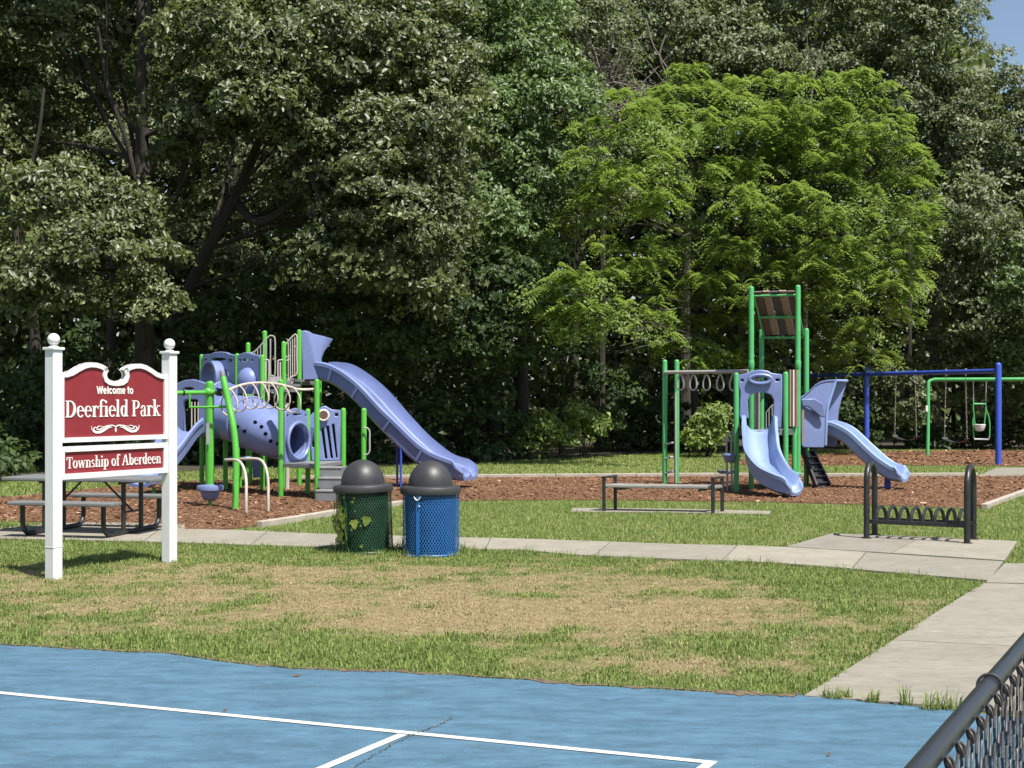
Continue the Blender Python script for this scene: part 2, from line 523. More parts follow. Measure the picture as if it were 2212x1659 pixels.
_ph = RNG.uniform(0, 6.28, 24); _fr = RNG.uniform(-1, 1, (24, 2)); _fr *= (RNG.uniform(.5, 9, 24) / np.linalg.norm(_fr, axis=1))[:, None]
def wob(x, y):
    s = 0
    for k in range(24):
        s = s + np.sin(_fr[k, 0] * x + _fr[k, 1] * y + _ph[k] + 1.3 * np.sin(_fr[k - 5, 0] * y * .7 + _ph[k - 3])) / 24 ** .5
    return s
def dryness(x, y):
    v = np.where(y < 14.5, .50, .16)
    for p, rx, ry, w in DRY:
        v += w * np.exp(-(((x - p.x) / rx) ** 2 + ((y - p.y) / ry) ** 2))
    for p, rx, ry, w in WET:
        v -= w * np.exp(-(((x - p.x) / rx) ** 2 + ((y - p.y) / ry) ** 2))
    v = np.where(y > 15.2, v * .75 - .12, v)
    u = v * .44 + .15 * wob(x, y) + .22 * wob(x * 3.1 + 5, y * 2.0) + .15 * wob(x * 8. + 2, y * 5.5)
    return np.clip((u - .40) * 1.55 + .42, 0, .90)

xs = np.unique(np.concatenate([np.linspace(-500, -20, 14), np.linspace(-20, -9, 23), np.linspace(-9, 9, 151), np.linspace(9, 24, 30), np.linspace(24, 500, 14)]))
ys = np.unique(np.concatenate([np.linspace(-60, 5, 8), np.linspace(5, 24, 160), np.linspace(24, 60, 60), np.linspace(60, 900, 16)]))
gx, gy = np.meshgrid(xs, ys)
V = np.stack([gx.ravel(), gy.ravel(), np.zeros(gx.size)], 1)
nx = len(xs)
ii, jj = np.meshgrid(np.arange(nx - 1), np.arange(len(ys) - 1))
a = (jj * nx + ii).ravel()
ground = link('ground', np_mesh('ground', V, np.stack([a, a + 1, a + nx + 1, a + nx], 1), dry=dryness(V[:, 0], V[:, 1])), M['lawn'])
tag(ground, 'mown lawn ground with green and straw-dry patches', 'ground', kind='structure')

COURT_EDGE = [(-260, 1383), (0, 1397), (185, 1408), (350, 1418.5), (450, 1433), (625, 1448), (850, 1458.4), (1106, 1473), (1420, 1494), (1696, 1510), (1733, 1508), (1866, 1523), (1997, 1533.6), (2056, 1540), (2300, 1562)]
ce = G(COURT_EDGE)
ce2 = [Vector((p[0], p[1], 0)) for p in cr([(q.x, q.y) for q in ce], 6)]
for q in ce2:
    q.y += .025 * float(wob(np.array([q.x * 3.1]), np.array([1.7]))[0])
court_poly = [Vector((-14, -3, 0)), Vector((14, -3, 0)), Vector((14, ce2[-1].y - 1, 0))] + ce2[::-1] + [Vector((-14, ce2[0].y + 1.6, 0))]
mb = MB(); mb.plate([p + Vector((0, 0, .004)) for p in court_poly], (0, 0, .010))
court = mb.build('court', 'court', smooth=0)
tag(court, 'worn blue painted sports court in the foreground', 'court', kind='structure')
def stripe(p, q, w, name='court_line', z=.0175, e0=0, e1=0):
    p, q = Vector(p), Vector(q); p.z = q.z = z
    t = (q - p).normalized(); n = Vector((-t.y, t.x, 0)) * w / 2
    m = MB(); m.plate([p - n - t * e0, q - n + t * e1, q + n + t * e1, p + n - t * e0], (0, 0, .001))
    return m.build(name, 'white_paint', court, smooth=0)
L0, L1 = gp(0, 1503), gp(1547, 1656)
ld = (L1 - L0).normalized()
stripe(L0 - ld * 4, L1, .052)
J = gp(876, 1591)
stripe(J + (gp(716, 1659) - J).normalized() * .03, J + (gp(716, 1659) - J).normalized() * 4.0, .052)
perp = (gp(716, 1659) - J).normalized()
stripe(L1 - ld * .026 + perp * .03, L1 - ld * .026 + perp * 4.0, .052)
# the crack with its weeds
cp = [gp(*p) for p in ((982, 1551), (965, 1564), (950, 1572), (915, 1585), (880, 1600), (850, 1615), (822, 1631), (790, 1650), (760, 1672), (740, 1700))]
cp = [Vector(p) for p in cr([tuple(p) for p in cp], 9)]
rr = random.Random(3)
w_ = []
for i, p in enumerate(cp):
    t = (cp[min(i + 1, len(cp) - 1)] - cp[max(i - 1, 0)]).normalized(); n = Vector((-t.y, t.x, 0))
    w_.append((p + n * rr.uniform(-.012, .012), n, rr.uniform(.0012, .0042) * (1 if i > 3 else .4)))
m = MB()
m.v = [Vector((*(p + n * w * s).xy, .0195)) for p, n, w in w_ for s in (-1, 1)]
m.f = [(2 * i, 2 * i + 1, 2 * i + 3, 2 * i + 2) for i in range(len(w_) - 1)]
m.build('crack', 'crack', court, smooth=0)

# strip of bare soil and dead clippings between court and lawn
m = MB(); rs = random.Random(9); k0 = [p for p in ce2 if p.x < gp(1740, 1508).x]
kk_ = [Vector(p) for p in cr([tuple(p) for p in k0], 6)]
lo_ = [p + Vector((0, .02 - .045 * max(0., .4 + float(wob(np.array([p.x * 5.]), np.array([3.]))[0])) * rs.uniform(.4, 1.2), 0)) for p in kk_]; hi_ = [p + Vector((0, .03 + .05 * rs.random(), 0)) for p in kk_]
m.v = [Vector((*q.xy, .0175)) for a_, b_ in zip(lo_, hi_) for q in (a_, b_)]
m.f = [(2 * i, 2 * i + 2, 2 * i + 3, 2 * i + 1) for i in range(len(kk_) - 1)]
o = m.build('soil_edge', mat('soil_edge', (.12, .088, .052), .95, vary=.6, vscale=30, bump=.8, bscale=80, bdist=.01), smooth=0)
tag(o, 'thin strip of bare brown soil between the court and the lawn', 'soil', kind='structure')
# paths: slabs laid in order, joints left open
SOIL = mat('path_bed', (.10, .085, .06), .95, vary=.3, vscale=10)
def pathway(name, label, back, front, splits, z=.022):
    """back / front: edge polylines; the band between is cut into slabs"""
    root = None
    B_ = [Vector(p) for p in cr([tuple(p) for p in back], 8)]; F_ = [Vector(p) for p in cr([tuple(p) for p in front], 8)]
    def at(P, t):
        L = [0]
        for i in range(len(P) - 1): L.append(L[-1] + (P[i + 1] - P[i]).length)
        s = t * L[-1]
        for i in range(len(P) - 1):
            if s <= L[i + 1] + 1e-9:
                return P[i].lerp(P[i + 1], (s - L[i]) / max(1e-9, L[i + 1] - L[i]))
        return P[-1]
    m = MB(); m.plate([Vector((p.x, p.y, .003)) for p in B_] + [Vector((p.x, p.y, .003)) for p in F_[::-1]], (0, 0, .005))
    root = m.build(name, SOIL, smooth=0)
    tag(root, label, 'path', kind='structure')
    r2 = random.Random(len(name))
    for t0, t1 in zip(splits[:-1], splits[1:]):
        g = .006 / max(1., sum((B_[i + 1] - B_[i]).length for i in range(len(B_) - 1)))
        n = 6
        bb = [at(B_, t0 + g + (t1 - t0 - 2 * g) * k / n) for k in range(n + 1)]
        ff = [at(F_, t0 + g + (t1 - t0 - 2 * g) * k / n) for k in range(n + 1)]
        m = MB(); zz = r2.uniform(-.003, .003)
        m.plate([Vector((p.x, p.y, .009)) for p in bb] + [Vector((p.x, p.y, .009)) for p in ff[::-1]], (0, 0, z - .009 + zz))
        m.build('slab', 'concrete', root, smooth=0)
    return root
main_path = pathway('path', 'pale concrete walkway crossing behind the bins from left to right',
    G([(-420, 1150), (-150, 1150), (0, 1149), (380, 1146), (500, 1148), (725, 1157), (990, 1164), (1106, 1167), (1253, 1172), (1483, 1180), (1695, 1186), (2168, 1217)]),
    G([(-420, 1168), (-150, 1168), (0, 1167), (350, 1174), (500, 1179), (725, 1185), (990, 1190), (1106, 1191), (1253, 1203), (1470, 1212), (1687, 1221), (2137, 1258)]),
    [0, .08, .19, .30, .40, .50, .60, .70, .80, .90, 1.])
pad1 = pathway('concrete_pad', 'concrete pad under the black bike rack joined to the walkway', G([(1797, 1155.5), (1990, 1163), (2199, 1173)]), G([(1697, 1184.5), (1930, 1199), (2171, 1215)]), [0, .5, 1])
path2 = pathway('path', 'concrete walkway running towards the court on the right', G([(2170, 1221), (2260, 1222), (2400, 1226), (2900, 1240)]), G([(2128, 1262), (2230, 1265), (2380, 1270), (2950, 1290)]), [0, .55, 1])
path3 = pathway('path', 'concrete walkway meeting the blue court beside the chain-link fence',
    G([(2126, 1264), (2078, 1293), (2030, 1323), (1975, 1359), (1920, 1395), (1868, 1428), (1815, 1461), (1770, 1489), (1736, 1510)]),
    G([(2960, 1292), (2940, 1325), (2925, 1360), (2910, 1400), (2890, 1440), (2870, 1475), (2850, 1510), (2830, 1550), (2810, 1590)]), [0, .62, 1])
bench_pad = pathway('concrete_pad', 'thin concrete pad beneath the backless bench', G([(1236, 1100), (1450, 1102), (1667, 1107)]), G([(1232, 1108), (1450, 1110), (1662, 1114)]), [0, 1])
pic_pad = pathway('concrete_pad', 'concrete pad under the picnic table', G([(-40, 1146.5), (180, 1131), (400, 1136)]), G([(-40, 1151.5), (180, 1149.5), (400, 1147)]), [0, 1], z=.019)
far_pad = pathway('concrete_pad', 'pale concrete pad near the blue swing frame', G([(2152, 1012.5), (2300, 1012), (2500, 1012)]), G([(2112, 1030), (2300, 1033), (2560, 1036)]), [0, .6, 1])

# mulch beds
def bed(name, label, poly):
    P = [Vector(p) for p in cr([tuple(p) for p in poly + [poly[0]]], 5)][:-1]
    m = MB(); m.plate([Vector((p.x, p.y, .003)) for p in P], (0, 0, .012))
    o = m.build(name, 'mulch', smooth=0)
    tag(o, label, 'mulch bed', kind='structure')
    return o, P
bed1, BP1 = bed('mulch_bed', 'red-brown wood mulch bed under both play structures', G([(-300, 1130), (0, 1128), (120, 1130), (250, 1142), (450, 1145), (560, 1138), (640, 1126), (735, 1110.5), (870, 1091), (990, 1083.5), (1253, 1081), (1669, 1086), (1950, 1094), (2128, 1099), (2212, 1067), (2330, 1030), (2110, 1029.5), (1900, 1031), (1544, 1030), (1200, 1032), (831, 1035), (500, 1038), (300, 1048), (90, 1069), (0, 1075), (-300, 1085)]))
bed2, BP2 = bed('mulch_bed', 'distant wood mulch bed under the swings', G([(1570, 1000), (1640, 1007), (1900, 1006), (2150, 1007), (2450, 1009), (2450, 974), (2212, 973), (1990, 975), (1820, 980), (1700, 988), (1600, 994)]))
def edging(label, pts, step=1.5):
    P = G(pts)
    root = thing('border_edging', label, 'edging', P[0])
    for a_, b_ in zip(P[:-1], P[1:]):
        n = max(1, round((b_ - a_).length / step))
        for k in range(n):
            p, q = a_.lerp(b_, k / n), a_.lerp(b_, (k + 1) / n)
            t = (q - p).normalized() * .006
            MB().bar(p + t + Vector((0, 0, .035)), q - t + Vector((0, 0, .035)), .10, .09).build('edging_block', 'edging', root, smooth=0, bevel=.01)
edging('pale edging along the near left side of the mulch bed', [(560, 1139), (640, 1127), (735, 1111), (870, 1092), (940, 1087)])
edging('straight edging along the far side of the mulch bed', [(640, 1036), (831, 1034.5), (1200, 1031.5), (1544, 1029.5), (1760, 1030.5), (1941, 1030), (2112, 1029)])
edging('edging on the right side of the mulch bed beside the bike rack', [(2126, 1100), (2214, 1067), (2320, 1032)])

# wood chips lying on the mulch: far too many to count
def chips(name, label, P, n, size):
    q = poly_area_pts([(p.x, p.y) for p in P], n, RNG)
    d = q[:, 1]
    q = q[(np.abs(q[:, 0]) < .40 * d + 1.5)]
    n = len(q)
    a = RNG.uniform(0, 6.28, n); L = size * RNG.lognormal(0, .45, n); W = L * RNG.uniform(.25, .5, n)
    tl = RNG.normal(0, .16, n)
    t = np.stack([np.cos(a) * np.cos(tl), np.sin(a) * np.cos(tl), np.sin(tl)], 1); s = np.stack([-np.sin(a), np.cos(a), RNG.normal(0, .4, n)], 1)
    c = np.column_stack([q, .018 + np.abs(np.sin(tl)) * L * .5 + RNG.uniform(0, .012, n)])
    V = np.stack([c - t * L[:, None] / 2 - s * W[:, None] / 2, c + t * L[:, None] / 2 - s * W[:, None] / 2, c + t * L[:, None] / 2 + s * W[:, None] / 2, c - t * L[:, None] / 2 + s * W[:, None] / 2], 1).reshape(-1, 3)
    V[:, 2] = np.maximum(V[:, 2], .0165)
    o = link(name, np_mesh(name, V, np.arange(4 * n).reshape(-1, 4), tint=np.repeat(RNG.beta(1.6, 2.2, n), 4)), M['chip'])
    tag(o, label, 'wood chips', kind='stuff')
chips('wood_chips', 'loose red-brown wood chips over the near mulch bed', BP1, 150000, .024)
chips('wood_chips', 'loose wood chips over the distant mulch under the swings', BP2, 36000, .036)

# grass blades
def blades(name, label, poly, dens, h, w, edge=None, seg=True, holes=()):
    P = np.array([(p.x, p.y) for p in poly])
    lo, hi = P.min(0), P.max(0)
    n = int(np.prod(hi - lo) * dens)
    q = RNG.uniform(lo, hi, (n, 2))
    ok = inside(q, P) & (np.abs(q[:, 0]) < .385 * q[:, 1] + 1.3)
    for hh in holes:
        ok &= ~inside(q, np.array([(p.x, p.y) for p in hh]))
    q = q[ok]
    dr = dryness(q[:, 0], q[:, 1])
    keep = RNG.random(len(q)) < 1 - .45 * dr
    q, dr = q[keep], dr[keep]
    n = len(q)
    dr = np.clip(dr + RNG.normal(0, .22, n), 0, 1)
    dr = np.where(RNG.random(n) < .07, .85, dr)
    lush = np.clip(.9 - dr, .35, 1.)
    H = h * lush * RNG.lognormal(0, .35, n) * (1 + .35 * wob(q[:, 0] * 2.3, q[:, 1] * 2.3).clip(-1, 1.4))
    if edge is not None:
        H *= edge(q)
    a = RNG.uniform(0, 6.28, n); lean = np.abs(RNG.normal(.80, .36, n)) + .30 * dr
    dx = np.stack([np.cos(a), np.sin(a)], 1)
    sd = np.stack([-np.sin(a), np.cos(a)], 1)
    Wd = w * RNG.uniform(.7, 1.4, n)
    b0 = np.column_stack([q, np.full(n, .001)])
    up = np.array([0, 0, 1.])
    tip = b0 + np.column_stack([dx * (H * np.sin(lean))[:, None], H * np.cos(lean.clip(0, 1.35))])
    s3 = np.column_stack([sd * Wd[:, None] / 2, np.zeros(n)])
    tint = RNG.beta(2, 2, n)
    if seg:
        mid = b0 + np.column_stack([dx * (H * .35 * np.sin(lean * .5))[:, None], H * .58 * np.cos((lean * .5).clip(0, 1.3))])
        V = np.stack([b0 - s3, b0 + s3, mid + s3 * .8, mid - s3 * .8, tip], 1).reshape(-1, 3)
        o = np.arange(n)[:, None] * 5
        F = np.concatenate([o + np.array([0, 1, 2]), o + np.array([0, 2, 3]), o + np.array([3, 2, 4])], 0)
        k = 5
    else:
        V = np.stack([b0 - s3, b0 + s3, tip], 1).reshape(-1, 3)
        F = np.arange(n * 3).reshape(-1, 3); k = 3
    o = link(name, np_mesh(name, V, F, dry=np.repeat(dr, k), tint=np.repeat(tint, k)), M['grass_blade'])
    tag(o, label, 'grass', kind='stuff')
    return o
def near_line(pts, reach, gain):
    Pn = np.array([(p.x, p.y) for p in pts])
    def f(q):
        d = np.full(len(q), 9.)
        for i in range(len(Pn) - 1):
            a_, b_ = Pn[i], Pn[i + 1]; ab = b_ - a_
            t = (((q - a_) @ ab) / (ab @ ab)).clip(0, 1)
            d = np.minimum(d, np.linalg.norm(q - a_ - t[:, None] * ab, axis=1))
        return 1 + gain * np.exp(-(d / reach) ** 2) 
    return f
front_edge = G([(-300, 1171), (0, 1169), (350, 1176), (500, 1181), (725, 1187), (990, 1192), (1106, 1193), (1253, 1205), (1470, 1214), (1687, 1223), (2131, 1261)])
p3_edge = G([(2122, 1266), (2072, 1295), (2026, 1325), (1970, 1361), (1914, 1397), (1864, 1429), (1811, 1462), (1766, 1490), (1732, 1511)])
def ragged(pts, amp, seed):
    """grass creeping unevenly over a hard edge"""
    P = [Vector(p) for p in cr([tuple(p) for p in pts], 14)]; r_ = random.Random(seed)
    return [p + Vector((r_.uniform(-amp, amp), r_.uniform(-amp, amp) , 0)) for p in P]
lawn1 = ragged([p + Vector((0, .03, 0)) for p in front_edge], .045, 1) + ragged([p + Vector((.015, 0, 0)) for p in p3_edge], .035, 2) + [p + Vector((0, .015, 0)) for p in ce2[::-1] if p.x < p3_edge[-1].x]
sign_feet = G([(115, 1252)])
ef = near_line(front_edge + p3_edge, .12, .5)
ef2 = near_line(ce2, .25, .1)
cans = np.array([gp(790, 1192).xy, gp(930, 1198).xy])
def ef_all(q):
    g = ef(q) * ef2(q)
    for c in cans:
        g *= 1 + 1.1 * np.exp(-((np.linalg.norm(q - c, axis=1) - .32) / .12) ** 2)
    return g
blades('grass', 'patchy green and straw lawn grass between the court and the walkway', lawn1, 4700, .036, .0058, ef_all)
lawn2 = G([(585, 1141), (640, 1129), (735, 1112.5), (870, 1093.5), (990, 1085), (1253, 1083), (1669, 1088), (1950, 1096), (2128, 1102), (2217, 1069), (2330, 1075), (2420, 1222), (2172, 1218), (2203, 1172), (1797, 1154), (1692, 1184), (1483, 1179), (1253, 1170), (1106, 1165.5), (990, 1162.5), (725, 1155.5), (500, 1146.5)])
bp_hole = G([(1236, 1100.5), (1450, 1102), (1667, 1107), (1662, 1113.5), (1450, 1109.7), (1232, 1107.7)])
blades('grass', 'bright green lawn grass between the walkway and the mulch bed', lawn2, 2300, .046, .010, near_line(G([(500, 1147), (725, 1156), (1106, 1166), (1483, 1180), (1692, 1185), (1797, 1155), (2199, 1172)]), .12, .4), holes=(bp_hole,), seg=False)
lawn3 = G([(-200, 1160), (-200, 1128), (0, 1130), (120, 1132), (150, 1139), (60, 1146), (0, 1148)])
blades('grass', 'small green grass strip beside the picnic table pad', lawn3, 1500, .05, .008)
lawn4 = G([(-300, 1083), (0, 1073), (90, 1067), (300, 1046), (500, 1036), (831, 1033.5), (1200, 1030.5), (1544, 1028.5), (1900, 1029.5), (2110, 1028), (2150, 1012), (2150, 1008), (1900, 1007), (1640, 1008), (1570, 1001), (1700, 987), (1990, 974), (2400, 972), (2400, 968), (1600, 976), (1228, 988), (1038, 1000), (800, 1006), (500, 1014), (200, 1030), (-300, 1050)])
blades('grass', 'sunlit grass strip between the mulch bed and the trees', lawn4, 420, .055, .022, seg=False)
# grass tufts rooted in the court's edge and in the crack
def tuft(name, label, c, n, h, spread, rng, tag_it=True, parent=None, w=.007, dry=.05):
    a = rng.uniform(0, 6.28, n); rr_ = rng.uniform(0, 1, n) ** .5 * spread
    b0 = np.stack([c.x + rr_ * np.cos(a) * 1.6, c.y + rr_ * np.sin(a) * .7, np.full(n, c.z)], 1)
    a2 = rng.uniform(0, 6.28, n); lean = np.abs(rng.normal(.62, .42, n)); H = h * rng.uniform(.3, 1.15, n)
    dx = np.stack([np.cos(a2), np.sin(a2), 0 * a2], 1); sd = np.stack([-np.sin(a2), np.cos(a2), 0 * a2], 1) * w / 2
    up = np.array([0, 0, 1.])
    mid = b0 + dx * (H * .3 * np.sin(lean))[:, None] + up * (H * .6)[:, None]
    tip = b0 + dx * (H * np.sin(lean) * 1.1)[:, None] + up * (H * np.cos(lean))[:, None]
    V = np.stack([b0 - sd, b0 + sd, mid + sd * .8, mid - sd * .8, tip], 1)
    V[:, :, 0] -= c.x; V[:, :, 1] -= c.y; V[:, :, 2] -= c.z
    o5 = np.arange(n)[:, None] * 5
    F = np.concatenate([o5 + np.array([0, 1, 2]), o5 + np.array([0, 2, 3]), o5 + np.array([3, 2, 4])], 0)
    o = link(name, np_mesh(name, V.reshape(-1, 3), F, dry=np.clip(np.repeat(rng.normal(dry, .12, n), 5), 0, 1), tint=np.repeat(rng.beta(2.4, 2, n), 5)), M['grass_blade'])
    o.location = c
    if tag_it: tag(o, label, 'grass tuft', 'grass tufts along the court edge')
    return o
for X, Y, n, h, sp, lb in ((1808, 1513, 90, .085, .06, 'low wide grass tuft at the court edge nearest the lawn corner'), (1884, 1521, 40, .10, .03, 'small grass tuft between the low tuft and the spiky tuft at the court edge'),
                       (1958, 1529, 26, .15, .022, 'sparse tall spiky grass tuft at the court edge'), (2033, 1537, 105, .13, .07, 'dense green grass clump at the court edge beside the fence rail')):
    p = gp(X, Y); p.z = .005
    tuft('grass_tuft', lb, p, n, h, sp, RNG)
allb = [tuft('weed', None, Vector((*cp[k].xy, .019)), 7, .018, .014, RNG, False, w=.003, dry=.5) for k in (9, 15, 22, 29, 34, 47)]
for o in allb:
    loc = o.location.copy(); o.parent = court; o.location = loc
# fallen leaf on the court
m = MB(); c0 = gp(872, 1468) ; c0 = gp(868, 1465.)
c0 = gp(870, 1466)
def dry_leaf(X, Y, L, a, lb):
    p = gp(X, Y); t = Vector((math.cos(a), math.sin(a), 0)); s = Vector((-t.y, t.x, 0))
    mb_ = MB(); zs = Vector((0, 0, .018))
    mb_.v = [p + zs - t * L, p + zs + s * L * .3 + Vector((0, 0, .012)), p + zs + t * L + Vector((0, 0, .01)), p + zs - s * L * .3 + Vector((0, 0, .002)), p + zs + Vector((0, 0, .001))]
    mb_.f = [(0, 4, 1), (1, 4, 2), (2, 4, 3), (3, 4, 0)]
    o = mb_.build('dead_leaf', 'dead_leaf', smooth=0); tag(o, lb, 'leaf', 'dead leaves on the court')
dry_leaf(641, 1467, .035, .4, 'largest brown dead leaf on the blue court near its grass edge')
dry_leaf(486, 1544, .016, .2, 'tiny brown dead leaf lying on the white court line')
dry_leaf(1790, 1640, .02, 1.0, 'small brown dead leaf on the court in front of the fence rail')
# ------------------------------------------------------------------ trees
def unit(a): return a / np.maximum(1e-9, np.linalg.norm(a, axis=-1, keepdims=True))
def leaf_arrays(P, N, L, W, tint, rng, droop=.15, fold=.18, lobes=False):
    n = len(P)
    r = rng.normal(0, 1, (n, 3)); r[:, 2] -= .5
    a = unit(np.cross(N, np.cross(r, N)))
    b = np.cross(N, a)
    L = L[:, None]; W = W[:, None]
    base = P - a * L * .5
    tip = P + a * L * .5 - N * L * droop
    l = P + b * W * .5 + N * W * fold + a * L * .08
    q = P - b * W * .5 + N * W * fold + a * L * .08
    V = np.stack([base, q, tip, l], 1).reshape(-1, 3)
    o = np.arange(n)[:, None] * 4
    F = np.concatenate([o + np.array([0, 1, 2]), o + np.array([0, 2, 3])], 0)
    return V, F, np.repeat(tint, 4)
def lobe(X, Y, rX, rY, d, rd=None):
    """crown lobe: surveyed centre and half sizes, distance d, half depth rd in metres"""
    c = wp(X, Y, d); k = d / FL
    return (np.array(c), np.array([rX * k, rd or (rX + rY) / 2 * k, rY * k]))
def clumpy(lobes, rng, leaf=.16, cr_=.55, dens=1.0, per=46, shell=(.55, 1.05), flat=.62, back=.75, tone=0.):
    """leaf positions in clumps near the lobe surfaces"""
    Ps, Ns, Ts = [], [], []
    for c, r in lobes:
        sa = 4 * math.pi * ((r[0] * r[1]) ** 1.6 / 3 + (r[0] * r[2]) ** 1.6 / 3 + (r[1] * r[2]) ** 1.6 / 3) ** (1 / 1.6)
        k = max(6, int(sa / cr_ ** 2 * .75 * dens))
        dr = unit(rng.normal(0, 1, (k, 3)))
        keep = ~((dr[:, 1] > .35) & (rng.random(k) < back)) & ~((dr[:, 2] < -.5) & (rng.random(k) < .45))
        dr = dr[keep]; k = len(dr)
        pos = c + dr * r * rng.uniform(*shell, (k, 1)) ** .7
        # uneven outline: push clumps in and out
        pos += dr * (rng.normal(0, .22, (k, 1)) * r.min()) * .6
        cs = cr_ * rng.uniform(.55, 1.35, k)
        ct = rng.beta(2, 2, k)
        m = per
        v = unit(rng.normal(0, 1, (k, m, 3))) * rng.uniform(.25, 1., (k, m, 1)) ** .45
        v[..., 2] = np.where(v[..., 2] < -.25, -v[..., 2] * .6, v[..., 2])
        h2 = v[..., 0] ** 2 + v[..., 1] ** 2
        off = v * np.array([1, 1, flat]); off[..., 2] -= .35 * h2
        p = pos[:, None, :] + off * cs[:, None, None]
        nn = unit(.60 * v + .45 * dr[:, None, :] + np.array([.08, -.42, .48]) + .5 * rng.normal(0, 1, (k, m, 3)))
        Ps.append(p.reshape(-1, 3)); Ns.append(nn.reshape(-1, 3))
        Ts.append(np.clip(.55 * ct[:, None] + .45 * rng.beta(2, 2.2, (k, m)) + tone, 0, 1).ravel())
    P, N, T = np.concatenate(Ps), np.concatenate(Ns), np.concatenate(Ts)
    ok = P[:, 2] > .05
    P, N, T = P[ok], N[ok], T[ok]
    n = len(P)
    L = leaf * np.minimum(1.7, rng.lognormal(0, .38, n))
    return leaf_arrays(P, N, L, L * rng.uniform(.45, .7, n), T, rng)
def limb(m, p, q, r0, r1, rng, n=7, wig=.12, sag=0., sides=8):
    p, q = np.array(p, float), np.array(q, float)
    L = np.linalg.norm(q - p)
    ks = np.linspace(0, 1, n)
    pts = [p + (q - p) * t + np.array([0, 0, 1]) * sag * 4 * t * (1 - t) * L + rng.normal(0, wig * L * .12, 3) * math.sin(math.pi * t) for t in ks]
    m.tube([Vector(x) for x in pts], [r0 + (r1 - r0) * t for t in ks], sides)
    return pts
NLEAF = [0]
def tree(name, label, cat, base, lobes, trunk, r0, lm='oak_leaf', bark='bark', rng=None, group='trees along the edge of the wood', limbs=True, extra=None, locust=False, **kw):
    rng = rng or np.random.default_rng(abs(hash(label)) % 1000)
    base = Vector(base)
    root = thing(name, label, cat, base, group=group)
    m = MB()
    top = [Vector(p) for p in trunk]
    allp = [base - Vector((0, 0, .1))] + top
    pts = [Vector(p) for p in cr([tuple(p) for p in allp], 5)]
    n = len(pts)
    m.tube(pts, [r0 * (1.25 if i == 0 else 1.) * (1 - .72 * i / (n - 1)) for i in range(n)], 10)
    if limbs:
        for c, r in lobes:
            i = min(n - 2, max(1, int(n * rng.uniform(.35, .8))))
            lowest = [k for k in range(n) if pts[k].z < c[2] - .2] or [1]
            i = min(i, lowest[-1]) if lowest[-1] > 0 else 1
            e = limb(m, pts[i], c + rng.normal(0, .15, 3) * r, r0 * .22, r0 * .07, rng, sag=.05)
            for _ in range(5):
                limb(m, e[rng.integers(2, 6)], c + unit(rng.normal(0, 1, 3)) * r * .8, r0 * .11, .012, rng, n=5, sides=5)
    for pl, ra, rb in (extra or []):
        q = [Vector(p) for p in cr([tuple(p) for p in pl], 5)]
        m.tube(q, list(np.linspace(ra, rb, len(q))), 7)
    m.build('trunk', bark, root)
    V, F, T = (fronds if locust else clumpy)(lobes, rng, **kw)
    NLEAF[0] += len(F)
    V = V - np.array(base)
    cr_o = link('crown', np_mesh('crown', V, F, tint=T), M[lm], root)
    return root
